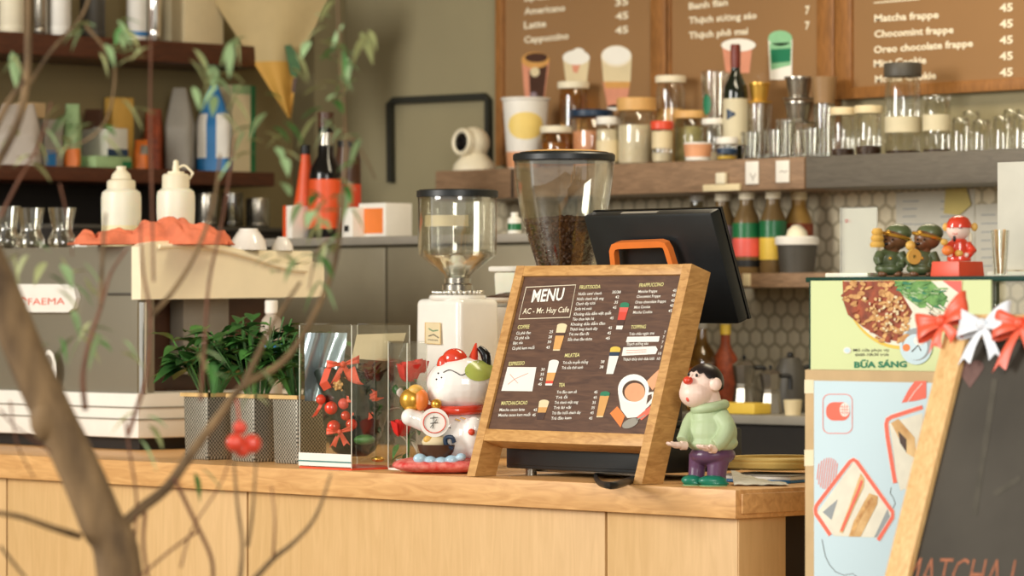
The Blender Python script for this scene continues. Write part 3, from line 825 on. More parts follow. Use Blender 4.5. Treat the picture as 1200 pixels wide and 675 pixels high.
Y2 = 5.072
cx0, cx1 = xat(455, Y2), xat(477, Y2)
cy1 = onX(500, 400, cx1).y
t, X, Y = clear_box('clear_gift_box', 'slim clear gift box with red roses standing behind the lucky cat', cx0, cx1, Y2, cy1, zat(456, 402, Y2) - CT, 'white', False)
rz = thing('rose_stems', 'red roses on a green stem standing inside the slim clear gift box', 'flowers', (t.location.x, t.location.y, CT + .005)); t = rz
m = MB(); m.tube([(0, 0, 0), (.002, .002, .06), (0, 0, .20)], .003, 'leaf_mid', 6); m.build('stem', t)
def rose(x, y, dp, r, mat='red_rose'):
    m = MB(); c = gp(x, y, dp)
    for i in range(9):
        a = i * 2.4; k = .35 + .65 * i / 8
        def pet(u, v, a=a, k=k):
            an = a + (u - .5) * 1.9; rr = r * k * (.55 + .5 * v ** .6)
            return c + Vector((rr * math.cos(an), rr * math.sin(an), r * (-.7 + 1.5 * v * (1.05 - .25 * k)) - .2 * r * (2 * u - 1) ** 2))
        m.grid(pet, 8, 6, mat)
    m.build('rose', t, ang=80, thick=.0006)
rose(479, 434, .0, .026); rose(492, 428, -.012, .018); rose(470, 500, .008, .022)
m = MB(); r_ = random.Random(5)
for i in range(26): leaf(m, gp(r_.uniform(462, 492), r_.uniform(445, 540), r_.uniform(-.01, .015)), Vector((r_.uniform(-.4, .4), r_.uniform(-.4, .4), r_.uniform(-.3, 1))), .03, .014, r_.choice(('leaf_mid', 'leaf_deep', 'white')))
m.build('foliage', t, ang=80)

# ================================================================== LUCKY CAT
Yk = 5.075
kb = Vector((xat(530, Yk), Yk, CT))
ks = ppm(kb)
zg = 362 + (CAM.z - CT) * ks                     # pixel row of the counter top at the cat
t = thing('lucky_cat_figurine', 'white ceramic lucky cat with red ears and a collar on a floral cushion', 'figurine', kb, rotz=math.atan2(RIGHT.y, RIGHT.x))
def kp(px, py, d=0.0): return Vector(((px - 530) / ks, -d, (zg - py) / ks))   # local x to the right, -y to the viewer
def kr(v): return v / ks
m = MB()
m.ell(kp(541, 450), (kr(42), kr(38), kr(33)), 'ceramic_white'); m.ell(kp(527, 460, .012), (kr(27), kr(28), kr(21)), 'ceramic_white')
m.ell(kp(538, 510), (kr(38), kr(36), kr(36)), 'ceramic_white'); m.ell(kp(560, 518, .01), (kr(26), kr(30), kr(26)), 'ceramic_white')
m.tube([kp(528, 497, .03), kp(505, 496, .045), kp(484, 489, .05)], [kr(14), kr(12), kr(10)], 'ceramic_white', 16, smooth=3); m.ell(kp(481, 488, .05), kr(10.5), 'ceramic_white')
m.ell(kp(556, 507, .05), (kr(14), kr(10), kr(20)), 'ceramic_white')
m.build('body', t, voxel=.0028, relax=4)
def ear(a, b, c, th=9):
    m = MB(); P = [kp(*a), kp(*b), kp(*c)]
    mid = (P[0] + P[1] + P[2]) / 3
    m.tube([(P[0] + P[2]) / 2, (P[0] + P[1] + P[2]) / 3 , P[1]], [kr(15), kr(11), kr(2)], 'red_gloss', 14, flat=.5, smooth=3)
    m.build('ear', t)
m = MB(); m.ell(kp(533, 421, .012), (kr(15), kr(13), kr(13)), 'red_gloss', X=None); m.ell(kp(521, 428, .018), (kr(9), kr(8), kr(12)), 'red_gloss'); m.build('red_cap', t)
ear((543, 424, .0), (558, 402, .0), (566, 424, .0))
m = MB(); m.tube([kp(561, 407, .004), kp(569, 416, .006), kp(571, 432, .008)], [kr(3), kr(6), kr(5)], 'black_gloss', 12, smooth=3); m.build('ear_edge', t)
# fur patch and face, laid on the head surface
HC, HR = kp(541, 450), Vector((kr(42), kr(38), kr(33)))
def onhead(px, py, lift=.0012):
    q = kp(px, py) - HC; x = q.x / HR.x; z = q.z / HR.z; rr = min(.985, x * x + z * z)
    return HC + Vector((q.x, -HR.y * math.sqrt(max(0, 1 - rr)) - lift, q.z))
def patch(mb, c, r, mat, nn=20, lift=.0015):
    vs = [onhead(c[0], c[1], lift)]; fs = []
    for ring in (1, 2, 3):
        for k in range(nn):
            a = 2 * PI * k / nn; vs.append(onhead(c[0] + r[0] * ring / 3 * math.cos(a), c[1] + r[1] * ring / 3 * math.sin(a), lift))
    for k in range(nn): fs.append((0, 1 + k, 1 + (k + 1) % nn))
    for ring in (0, 1):
        for k in range(nn):
            a = 1 + ring * nn + k; b = 1 + ring * nn + (k + 1) % nn; fs.append((a, a + nn, b + nn, b))
    mb.add(vs, fs, mat)
m = MB(); patch(m, (562, 434), (17, 12), 'ceramic_green', lift=.002); m.build('green_patch', t)
m = MB(); m.tube([onhead(x, y, .001) for x, y in ((520, 436), (527, 433), (535, 436), (541, 439), (548, 436))], .0009, 'hair_black', 6, smooth=4)
m.build('smile', t)
m = MB()
for x, y in ((514, 437), (518, 442), (512, 444)): m.ell(onhead(x, y, .0), .0018, 'hair_black', 8, 6)
m.build('whisker_dots', t)
m = MB()
for i in range(40):
    pass
cc = kp(533, 478, 0)
m.tube([cc + Vector((kr(32) * math.cos(2 * PI * k / 32), kr(31) * math.sin(2 * PI * k / 32), .004 * math.sin(2 * PI * k / 32))) for k in range(32)], kr(5.5), 'red_gloss', 12, closed=True); m.build('collar', t)
m = MB(); m.ell(kp(512, 473, .055), kr(6.5), 'gold', 18, 12); m.tube([kp(506, 473, .059), kp(518, 473, .059)], .0012, 'brown_dark', 6); m.build('bell', t)
m = MB(); m.ell(kp(483, 468, .04), (kr(14), kr(13), kr(14)), 'gold', 22, 14); m.ell(kp(494, 468, .048), (kr(9), kr(9), kr(13)), 'orange', 18, 12); m.ell(kp(488, 457, .045), (kr(9), kr(8), kr(7)), 'gold_matte', 18, 12); m.build('lucky_mallet', t)
m = MB()
Xf = Matrix.Translation(kp(510, 494, .066)) @ Matrix.Rotation(R(90), 4, 'X')
m.cyl((0, 0, -.003), kr(17), .004, 'white_gloss', 30, X=Xf)
m.tube([kp(510 + 13 * math.cos(a * PI / 12), 494 + 12 * math.sin(a * PI / 12), .0685) for a in range(24)], .001, 'red', 6, closed=True)
for a, b in (((505, 489), (514, 488)), ((509, 486), (508, 501)), ((505, 495), (514, 494)), ((513, 490), (505, 500))): m.tube([kp(*a, .0685), kp(*b, .0685)], .0007, 'grey_dark', 5)
m.tube([kp(526, 486, .062), kp(523, 499, .064)], .0012, 'red', 6)
m.build('fan', t)
m = MB(); Xb = Matrix.Translation(kp(512, 536, .055))
m.lathe([(0, 0), (kr(14), 0), (kr(20), kr(8)), (kr(22), kr(16)), (kr(19), kr(16)), (kr(16), kr(10)), (0, kr(8))], 'brown_dark', n=28, X=Xb, sy=.6)
m.ell(kp(510, 517, .055), (kr(15), kr(9), kr(9)), 'cream', 18, 12); m.ell(kp(503, 514, .062), (kr(6), kr(4), kr(5)), 'gold_matte', 14, 10)
m.build('treasure_boat', t)
m = MB(); m.tube([kp(531, 524, .065), kp(524, 520, .068), kp(523, 512, .068), kp(530, 511, .068), kp(533, 517, .066)], kr(2.6), 'navy', 8, smooth=4); m.build('carp_tail', t)
m = MB()
for x, y, r0 in ((493, 536, 8), (505, 539, 8), (518, 540, 8), (530, 538, 8), (541, 534, 6)): m.ell(kp(x, y, .07), (kr(r0), kr(6), kr(r0 * .8)), 'ceramic_blue', 16, 10)
m.build('cloud_base', t, voxel=.002, relax=2)
m = MB(); m.ell(kp(553, 505, .068), (kr(4), kr(3), kr(4)), 'red', 12, 8); m.build('paw_pad', t)
m = MB()
for x, y in ((534, 490), (540, 488)): m.tube([kp(x, y, .060), kp(x + 6, y + 2, .060)], .0012, 'gold', 6)
m.ell(kp(528, 500, .06), .0015, 'hair_black', 8, 6); m.build('body_marks', t)
def cushion(a, b):
    an = a * 2 * PI; ph = (b - .5) * PI
    cx = kp(520, 547).x; e = .55
    ce = lambda v: math.copysign(abs(v) ** e, v)
    return Vector((cx + kr(60) * ce(math.cos(an)) * math.cos(ph) ** .7, kr(48) * ce(math.sin(an)) * math.cos(ph) ** .7 - .006, .016 + .016 * math.sin(ph)))
m = MB(); m.grid(cushion, 60, 14, 'floral_red'); m.build('cushion', t, ang=80)

# ================================================================== COFFEE GRINDERS
Yg = 5.5
g0 = Vector((xat(536, Yg), Yg, CT)); gs = ppm(g0)
zz = lambda y: zat(536, y, Yg) - CT
t = thing('coffee_grinder', 'white coffee grinder with an empty clear hopper and black lid', 'grinder', g0, 'coffee grinders on the counter')
m = MB(); m.box((0, 0, (zz(350)) / 2), (.150, .122, zz(350)), 'white_gloss', .016, seg=4, taper=.95); m.build('body', t)
m = MB(); m.lathe([(0, zz(352)), (.060, zz(352)), (.062, zz(349)), (.060, zz(346)), (0, zz(346))], 'white_gloss'); m.build('top_plate', t)
m = MB()
for k in range(30):
    a = 2 * PI * k / 30; m.ell((.052 * math.cos(a), .052 * math.sin(a), zz(343)), .0056, 'chrome', 10, 8)
m.lathe([(0, zz(345)), (.05, zz(345)), (.05, zz(341)), (0, zz(341))], 'steel'); m.build('adjusting_ring', t)
m = MB(); m.lathe([(.033, zz(342)), (.033, zz(334)), (.028, zz(332)), (.028, zz(326))], 'steel'); m.build('collar', t)
r0 = 46.5 / gs
m = MB(); m.lathe([(.024, zz(330)), (.030, zz(322)), (r0 * .97, zz(299)), (r0, zz(292)), (r0, zz(231))], 'glass', n=40)
m.lathe([(r0 * .98, zz(231)), (r0 * .98, zz(292)), (r0 * .95, zz(298)), (.028, zz(322))], 'glass', n=40); m.build('hopper', t)
m = MB(); m.lathe([(0, zz(222)), (r0 * .96, zz(222.5)), (r0 * 1.03, zz(224)), (r0 * 1.03, zz(231)), (r0 * .97, zz(232)), (0, zz(232))], 'black_plastic', n=44); m.build('lid', t)
m = MB()
def tp(a, b):
    an = R(-100 + 75 * a); return Vector((r0 * .965 * math.cos(an), r0 * .965 * math.sin(an), zz(253 + 13 * b) ))
m.grid(tp, 14, 2, 'cream'); m.build('tape_strip', t)
m = MB(); m.lathe([(0, zz(328)), (.014, zz(326)), (.018, zz(318)), (.019, zz(306)), (.013, zz(300)), (0, zz(298))], 'frost_plastic', (0, 0, 0), 20); m.build('hopper_shutter', t)
Gp = Plane((xat(509, Yg - .063), Yg - .0612, zat(509, 390, Yg - .063)), (1, 0, 0), (0, .06, 1))
m = MB(); poly(m, Gp, [(499, 378), (517, 378.5), (517, 403.5), (499, 402.5)], 'cream', .0016); line(m, Gp, [(503, 385), (508, 388), (514, 387)], 1.2, 'green_print', .002); line(m, Gp, [(503, 394), (509, 392), (515, 396)], 1.2, 'grey_dark', .002); line(m, Gp, [(502, 398), (514, 399)], .8, 'grey_dark', .002)
line(m, Gp, [(499, 378), (517, 378.5), (517, 403.5), (499, 402.5)], .7, 'gold_matte', .0022, closed=True); m.build('badge', t, world=True)

Yh = 5.46
g0 = Vector((xat(661, Yh), Yh, CT)); gs = ppm(g0)
zz = lambda y: zat(661, y, Yh) - CT
t = thing('coffee_grinder', 'coffee grinder with a large flared hopper half full of roasted beans', 'grinder', g0, 'coffee grinders on the counter')
prof = [(30, 318), (33, 310), (39, 290), (46, 268), (52, 245), (56, 222), (58, 202), (58.8, 189)]
P_ = [(r / gs, zz(y)) for r, y in prof]
m = MB(); m.lathe(P_, 'glass', n=44); m.lathe([(r - .003, z) for r, z in P_[::-1]], 'glass', n=44); m.build('hopper', t)
m = MB(); m.lathe([(0, zz(177)), (40 / gs, zz(178)), (58 / gs, zz(180)), (60 / gs, zz(182)), (60 / gs, zz(188)), (57 / gs, zz(190)), (0, zz(189))], 'black_plastic', n=44); m.lathe([(0, zz(175.5)), (38 / gs, zz(176.3)), (52 / gs, zz(178.5))], 'lid_wood', n=40); m.build('lid', t)
# beans: every bean against the glass and on top, over a solid core
m = MB(); r_ = random.Random(2)
core = [(0, zz(318))] + [((r - 4.2) / gs, zz(y)) for r, y in prof if y >= 262] + [(45 / gs, zz(262)), (0, zz(256))]
m.lathe(core, 'bean', n=36)
def bean(c, d, nrm):
    d = d.normalized(); nrm = (nrm - d * nrm.dot(d)).normalized(); b = d.cross(nrm)
    Xx = Matrix.Translation(c) @ Matrix((d, b, nrm)).transposed().to_4x4()
    m.ell((0, 0, 0), (.0062, .0045, .0034), 'bean', 10, 6, X=Xx)
    m.tube([(-.0055, 0, .003), (0, 0, .0037), (.0055, 0, .003)], .0006, 'choc', 4, X=Xx)
for i in range(900):
    y = r_.uniform(258, 314); a = r_.uniform(0, 2 * PI)
    for (ra, ya), (rb, ybb) in zip(prof, prof[1:]):
        if ybb <= y <= ya: rr = ra + (rb - ra) * (y - ya) / (ybb - ya)
    rr = (rr - 3.6) / gs; c = Vector((rr * math.cos(a), rr * math.sin(a), zz(y)))
    bean(c, Vector((r_.gauss(0, 1), r_.gauss(0, 1), r_.gauss(0, 1))), Vector((math.cos(a), math.sin(a), .2)))
for i in range(160):
    rr = 45 / gs * math.sqrt(r_.random()); a = r_.uniform(0, 2 * PI)
    bean(Vector((rr * math.cos(a), rr * math.sin(a), zz(260) + .004 * r_.random() + .008 * (1 - rr * gs / 45))), Vector((r_.gauss(0, 1), r_.gauss(0, 1), 0)), Vector((r_.gauss(0, .2), r_.gauss(0, .2), 1)))
o = m.build('coffee_beans', t); o['kind'] = 'stuff'
m = MB(); m.lathe([(0, zz(345)), (.075, zz(345)), (.078, zz(340)), (.06, zz(330)), (.058, zz(316)), (.05, zz(314))], 'black_plastic', n=36); m.build('collar', t)
m = MB(); m.box((0, 0, zz(345) / 2), (.17, .17, zz(345)), 'white_gloss', .02, seg=4, taper=.95); m.build('body', t)

# grounds bin between the grinders
Yt = 5.72
g0 = Vector((xat(603, Yt), Yt, CT)); gs = ppm(g0); zz = lambda y: zat(603, y, Yt) - CT
t = thing('grounds_bin', 'white plastic bin with a dish of coffee grounds under a white hood between the grinders', 'bin', g0)
m = MB(); m.lathe([(0, 0), (.070, 0), (.074, .006), (.084, zz(366)), (.086, zz(360)), (0, zz(360))], 'white', n=40); m.build('body', t)
m = MB(); m.lathe([(0, zz(360)), (.070, zz(359)), (.098, zz(352)), (.100, zz(349)), (.097, zz(349)), (.068, zz(356)), (0, zz(357))], 'white_gloss', n=44); m.build('dish', t)
m = MB()
def mound(a, b):
    an = a * 2 * PI; rr = .088 * b; return Vector((rr * math.cos(an), rr * math.sin(an), zz(355) + (.022 + .004 * noise.noise(Vector((math.cos(an) * b * 5, math.sin(an) * b * 5, 0)))) * (1 - b * b) + .003 * noise.noise(Vector((math.cos(an) * b * 30, math.sin(an) * b * 30, 2))) + .001))
m.grid(mound, 40, 12, 'coffee_fill'); m.build('grounds', t, ang=60)
m = MB(); m.box((.004, .045, (zz(318) + zz(352)) / 2), (.155, .075, zz(318) - zz(352)), 'frost_plastic', .01, taper=1.05); m.box((.004, .045, zz(315)), (.178, .095, .012), 'white', .005); m.build('hood', t)
# ================================================================== TILL
Ya = 5.075
x0, x1 = xat(593, Ya), xat(757, Ya)
t = thing('cash_drawer', 'black cash drawer on the counter seen through the foot of the menu board', 'cash drawer', ((x0 + x1) / 2, Ya + .13, CT))
Xh = (x1 - x0) / 2
m = MB(); m.box((0, 0, .055), (2 * Xh, .26, .082), 'black_plastic', .004); m.build('housing', t)
m = MB(); m.box((0, -.131, .052), (2 * Xh - .02, .004, .062), 'black_plastic', .002); m.build('back_plate', t)
for sx in (-1, 1):
    for sy in (-1, 1): MB().cyl((sx * (Xh - .04), sy * .10, 0), .011, .015, 'steel', 16).build('foot', t)
MB().box((0, -.08, .0105), (2 * Xh - .06, .02, .006), 'steel', .001).build('runner', t)
dz = CT + .096
# screen on its stand
Lp = math.atan2(.08, .214)
px_r = -5.147; px_l = -5.500
TP = Plane((px_l, 5.33, 1.345), (1, 0, 0), (0, -math.sin(Lp), math.cos(Lp)))   # back face of the screen
hT = .214 / math.cos(Lp)
t = thing('till_screen', 'black till touch screen seen from behind with an orange handle loop above the menu board', 'till', ((px_l + px_r) / 2, Ya + .17, dz))
wT = px_r - px_l
m = slab(TP, (0, 0), (wT, hT), .030, 'black_plastic', bevel=.007); m.build('housing', t, world=True)
m = slab(TP, (.0, .0), (wT, hT), .006, 'black_gloss', back=.030); m.build('glass', t, world=True)
m = slab(TP, (.10, hT - .002), (.20, hT + .001), .008, 'grey', back=.008); m.build('top_vent', t, world=True)
m = MB()
ring = [(731, 340), (729, 312), (727, 290), (729, 284.5), (734, 283), (783, 281), (788, 282.5), (791, 288), (797, 308), (806, 338)]
P_ = [TP.at(a, b, .019) for a, b in ring]
def rect_sweep(mb, P, w_, d_, mat, nn):
    vs = []; fs = []; n = len(P)
    for i in range(n):
        T = (P[min(i + 1, n - 1)] - P[max(i - 1, 0)]).normalized(); s = T.cross(nn).normalized()
        vs += [P[i] + s * w_ + nn * d_, P[i] - s * w_ + nn * d_, P[i] - s * w_ - nn * d_, P[i] + s * w_ - nn * d_]
    for i in range(n - 1):
        for k in range(4): fs.append((i * 4 + k, i * 4 + (k + 1) % 4, i * 4 + 4 + (k + 1) % 4, i * 4 + 4 + k))
    fs += [(3, 2, 1, 0), tuple((n - 1) * 4 + k for k in range(4))]
    mb.add(vs, fs, mat)
rect_sweep(m, P_, .0065, .007, 'orange', TP.n); m.build('handle_loop', t, world=True, ang=50)
mid = (px_l + px_r) / 2
m = MB(); m.b2((mid - .035, 5.27, dz + .006), (mid + .035, 5.32, 1.42), 'black_plastic', .008); m.build('neck', t, world=True)
m = MB(); m.b2((mid - .10, Ya + .06, dz), (mid + .10, Ya + .25, dz + .012), 'black_plastic', .005); m.build('foot_plate', t, world=True)

# cable on the counter edge
Yw = 4.99
m = MB(); m.tube([onZ(700, 548, CT + .006), onZ(698, 558, CT + .006), onZ(703, 566, CT + .006), onZ(716, 569, CT + .007), onZ(730, 566, CT + .007), onZ(742, 561, CT + .006)], [.004, .004, .0055, .007, .0075, .006], 'black', 10, smooth=5)
b = onZ(715, 565, CT); o = m.build('cable', loc=b, world=True); tag(o, 'short black cable with a thick plug under the menu board rail', 'cable')

# ================================================================== TOY BOY FIGURE
Yv = 5.05
vb = Vector((xat(828, Yv), Yv, CT)); vs_ = ppm(vb); vg = 362 + (CAM.z - CT) * vs_
t = thing('toy_boy_figure', 'vinyl toy boy in a sage green sweater and purple trousers holding his hands out', 'figurine', vb, rotz=math.atan2(RIGHT.y, RIGHT.x))
def vp(px, py, d=0.0): return Vector(((px - 828) / vs_, -d, (vg - py) / vs_))
vr = lambda v: v / vs_
# head
m = MB()
m.ell(vp(824, 449), (vr(20), vr(20), vr(20)), 'skin_toy'); m.ell(vp(816, 461, .006), (vr(20.5), vr(21), vr(17.5)), 'skin_toy'); m.ell(vp(809, 455, .008), (vr(12), vr(14), vr(14)), 'skin_toy')
m.tube([vp(828, 462), vp(832, 482)], [vr(15), vr(16)], 'skin_toy', 16)
m.ell(vp(838, 450, .0275), (vr(7), vr(4.5), vr(8)), 'skin_toy')
m.build('head', t, voxel=.0014, relax=3)
# hair: a cap over the back and top of the skull with a scalloped fringe
hc = vp(826, 448)
def hair(a, b):
    an = a * 2 * PI                              # 0 = right/back of head
    front = (1 + math.cos(an - R(214))) / 2       # 1 at the face side (screen left, towards viewer)
    low = R(116) - R(74) * front + R(13) * abs(math.sin(an * 5.5)) * (front > .35)
    th = b * low
    r = vr(21.6)
    return hc + Vector((r * math.sin(th) * math.cos(an), r * math.sin(th) * math.sin(an), r * 1.0 * math.cos(th)))
m = MB(); m.grid(hair, 72, 16, 'hair_black'); m.build('hair', t, thick=.003, ang=70)
for x, y, d in ((806.5, 438.5, .0205), (815.5, 439.5, .0285)):
    m = MB(); m.ell(vp(x, y, d), (vr(1.6), vr(1.2), vr(2.2)), 'black_gloss', 12, 8); m.build('eye', t)
m = MB(); m.ell(vp(805.5, 445.5, .026), (vr(6), vr(6), vr(5)), 'red_gloss', 20, 14); m.build('nose', t)
m = MB(); m.ell(vp(806, 466, .0275), (vr(3.2), vr(3.2), vr(4.6)), 'pinkred', 14, 10); m.build('mouth', t)
# sweater
m = MB()
m.ell(vp(835, 508, .0), (vr(29), vr(26), vr(29)), 'sage'); m.ell(vp(833, 490, .0), (vr(23), vr(20), vr(19)), 'sage'); m.ell(vp(835, 519), (vr(30), vr(27), vr(13)), 'sage')
m.tube([vp(829, 484, -.022), vp(812, 492, -.012), vp(803, 508, .012), vp(799, 516, .022)], [vr(10), vr(10), vr(8), vr(7.5)], 'sage', 16, smooth=3)
m.tube([vp(843, 488, .020), vp(851, 500, .036), vp(845, 514, .046), vp(836, 521, .050)], [vr(11), vr(10), vr(9), vr(8.5)], 'sage', 16, smooth=3)
m.build('sweater', t, voxel=.0016, relax=4)
m = MB(); c = vp(832, 477)
m.tube([c + Vector((vr(17) * math.cos(2 * PI * k / 28), vr(17) * math.sin(2 * PI * k / 28), -vr(3) * math.cos(2 * PI * k / 28) * -1)) for k in range(28)], vr(6), 'sage', 14, closed=True); m.build('collar', t)
# hands, palm up with separate fingers
def hand(px, py, d, ang, flip, lean):
    m = MB(); c = vp(px, py, d); fw = Vector((math.cos(ang), math.sin(ang), lean)).normalized(); sd = Vector((0, 0, 1)).cross(fw).normalized() * flip; up = fw.cross(sd) * flip
    m.ell((0, 0, 0), (vr(8), vr(6.5), vr(4)), 'skin_toy', 18, 12, X=Matrix.Translation(c) @ Matrix((fw, sd, up)).transposed().to_4x4())
    m.tube([c - fw * vr(12), c - fw * vr(4)], [vr(5), vr(5.5)], 'skin_toy', 12)
    for k, L in enumerate((6.5, 8, 8.2, 7)):
        o_ = (k - 1.5) * vr(3.3); b_ = c + fw * vr(5) + sd * o_
        m.tube([b_, b_ + fw * vr(L * .6) + up * vr(.6), b_ + fw * vr(L) + up * vr(2.6)], [vr(2.2), vr(2.0), vr(1.6)], 'skin_toy', 10, smooth=2)
    b_ = c - sd * vr(4.5) - fw * vr(1)
    m.tube([b_, b_ - sd * vr(4) + fw * vr(3) + up * vr(1.5), b_ - sd * vr(5) + fw * vr(6) + up * vr(3)], [vr(2.6), vr(2.3), vr(1.8)], 'skin_toy', 10, smooth=2)
    m.build('hand', t, voxel=.0009, relax=1)
hand(793, 521, .030, R(200), 1, .05)
hand(827, 524, .058, R(215), -1, .12)
# trousers and shoes
m = MB()
m.ell(vp(835, 533), (vr(27), vr(24), vr(13)), 'purple')
m.tube([vp(820, 535, -.006), vp(817, 548, -.008), vp(816, 562, -.006)], [vr(13), vr(10), vr(9.5)], 'purple', 16, smooth=2)
m.tube([vp(842, 535, .010), vp(840, 548, .012), vp(839, 562, .012)], [vr(14), vr(12), vr(11)], 'purple', 16, smooth=2)
m.build('trousers', t, voxel=.0016, relax=3)
for x, d in ((811, .002), (834, .026)):
    m = MB(); c = vp(x, 0, d); c.z = 0
    m.ell(c + Vector((0, 0, vr(6.2))), (vr(13 if x < 820 else 17), vr(10), vr(6.6)), 'teal_shoe', 24, 14)
    m.ell(c + Vector((vr(3), 0, vr(3.0))), (vr(13 if x < 820 else 17), vr(10.2), vr(3)), 'teal_shoe', 24, 10)
    o = m.build('shoe', t, voxel=.0014, relax=3)
    m = MB(); m.lathe([(0, 0), (vr(12 if x < 820 else 16), 0), (vr(13 if x < 820 else 17), vr(1.2)), (0, vr(1.6))], 'mint', c + Vector((vr(1), 0, 0)), 28, sy=.66); m.build('sole', t)

# ================================================================== PAPERS AND TRAY BY THE COUNTER END
b = onZ(905, 552, CT + .02); b = Vector((xat(910, 5.30), 5.30, CT)); s = ppm(b)
t = thing('woven_tray', 'round yellow woven tray lying flat at the end of the counter', 'tray', b)
m = MB(); r0 = .098
m.lathe([(0, .020), (r0 * .9, .022), (r0, .026), (r0 * 1.03, .034), (r0, .040), (r0 * .92, .036), (0, .034)], 'kraft_yellow', n=48); m.build('body', t)
m = MB()
for k in range(3): m.tube([(r0 * (1.0 - .08 * k) * math.cos(2 * PI * a / 40), r0 * (1.0 - .08 * k) * math.sin(2 * PI * a / 40), .041 + .001 * k) for a in range(40)], .003, 'kraft_yellow', 8, closed=True)
m.build('rim', t)
b = Vector((xat(905, 5.26), 5.26, CT))
m = MB(); m.box((0, 0, .003), (.15, .13, .005), 'blue', .001); m.box((.002, 0, .009), (.146, .126, .006), 'white', .001); m.box((0, 0, .0135), (.15, .13, .003), 'grey', .001); o = m.build('brochure', loc=b); o.rotation_euler.z = R(14)
tag(o, 'blue edged brochure lying under the woven tray at the counter end', 'brochure')
b = Vector((xat(890, 5.13), 5.13, CT))
def crumple(u, v):
    q = RIGHT * ((u - .5) * .10) + D0 * ((v - .5) * .10); return q + Vector((0, 0, .003 + .022 * (1 - u) ** 2 * v + .006 * abs(noise.noise(Vector((u * 4, v * 4, 1))))))
m = MB().grid(crumple, 14, 12, 'notice_paper'); o = m.build('crumpled_paper', loc=b, thick=.0008, ang=20); tag(o, 'crumpled white paper beside the toy boy at the counter corner', 'paper')

# ================================================================== DISPLAY CABINET, POSTERS, CHALKBOARD
YCf = 4.90
cxl = xat(948, YCf); cxr = cxl + 1.05
ztop = zat(948, 325, YCf); zmid = 1.08
t = thing('display_cabinet', 'dark edged glass display cabinet right of the counter carrying figurines on its top', 'cabinet', (cxl + .5, YCf + .25, 0))
m = MB(); m.b2((cxl, YCf, 0.0), (cxr, YCf + .50, zmid), 'pine_wood', .004); m.build('lower_body', t, world=True)
m = MB(); m.b2((cxl - .003, YCf - .006, ztop - .009), (cxr, YCf + .505, ztop), 'glass_edge', .002); m.build('top_glass', t, world=True)
for x in (cxl, cxr - .012):
    for y in (YCf, YCf + .488):
        m = MB(); m.b2((x, y, zmid), (x + .010, y + .010, ztop - .009), 'glass_edge', .001); m.build('corner_post', t, world=True)
m = MB(); m.b2((cxl + .012, YCf + .003, zmid), (cxr - .014, YCf + .007, ztop - .009), 'glass'); m.build('front_glass', t, world=True, smooth=False)
m = MB(); m.b2((cxl + .003, YCf + .012, zmid), (cxl + .007, YCf + .486, ztop - .009), 'glass'); m.build('side_glass', t, world=True, smooth=False)
m = MB(); m.b2((cxl + .012, YCf + .06, zmid + .17), (cxr - .014, YCf + .47, zmid + .176), 'glass_edge', .001); m.build('glass_shelf', t, world=True)
# green poster on the front
GP = Plane((cxl, YCf - .012, ztop), (1, 0, 0), (0, 0, 1))
pt = thing('breakfast_poster', 'pale green breakfast poster with a plate of fried food on the cabinet front', 'poster', GP.at(1055, 380))
m = MB()
q = [GP.at(950, 329), GP.at(1161, 328), GP.at(1161, 470), GP.at(950, 470)]
m.add(q + [p + Vector((0, .0035, 0)) for p in q], [(3, 2, 1, 0), (4, 5, 6, 7), (0, 1, 5, 4), (1, 2, 6, 5), (2, 3, 7, 6), (3, 0, 4, 7)], 'poster_green')
Z8 = lambda x, y: (940 + x / 4.615, 320 + y / 4.615)
oval(m, GP, Z8(545, 40), (325 / 4.615, 372 / 4.615), 'yellow', .0008, a0=0, a1=180, n=40)
oval(m, GP, Z8(548, 42), (320 / 4.615, 352 / 4.615), 'food_white', .0011, a0=0, a1=180, n=40)
poly(m, GP, [Z8(760, 40), Z8(865, 42), Z8(865, 100), Z8(850, 108)], 'pinkred', .0014)
oval(m, GP, Z8(1000, 42), (1 / 4.6, 1 / 4.6), 'poster_green', .0014)
r_ = random.Random(11)
poly(m, GP, [Z8(222, 45), Z8(500, 42), Z8(540, 110), Z8(600, 210), Z8(560, 290), Z8(535, 375), Z8(430, 350), Z8(330, 290), Z8(250, 225), Z8(225, 150)], 'food_dark', .0014)
poly(m, GP, [Z8(500, 42), Z8(700, 42), Z8(790, 130), Z8(770, 180), Z8(640, 190), Z8(545, 120)], 'food_herb', .0014)
m.build('sheet', pt, world=True, smooth=False)
m = MB()
for i in range(150):
    x = r_.uniform(235, 590); y = r_.uniform(50, 365)
    if y > 120 + (x - 225) * .95 + 60 and x < 480: continue
    if x > 500 and y < 130: continue
    if y > 300 and x < 380: continue
    oval(m, GP, Z8(x, y), (r_.uniform(2, 5.5), r_.uniform(1.4, 3)), r_.choice(('food_fried', 'food_fried', 'food_fried', 'food_dark')), .0016 + .000016 * i, n=10, rot=r_.uniform(-60, 30))
for i in range(90):
    x = r_.uniform(330, 570); y = r_.uniform(130, 330)
    if y > 190 + (x - 330) * .9 or x > 500 and y < 130: continue
    oval(m, GP, Z8(x, y), (r_.uniform(1, 2.4), r_.uniform(1, 2)), r_.choice(('cream', 'bread')), .0042 + .00001 * i, n=7, rot=r_.uniform(0, 90))
m.build('fried_food_picture', pt, world=True, smooth=False)
m = MB()
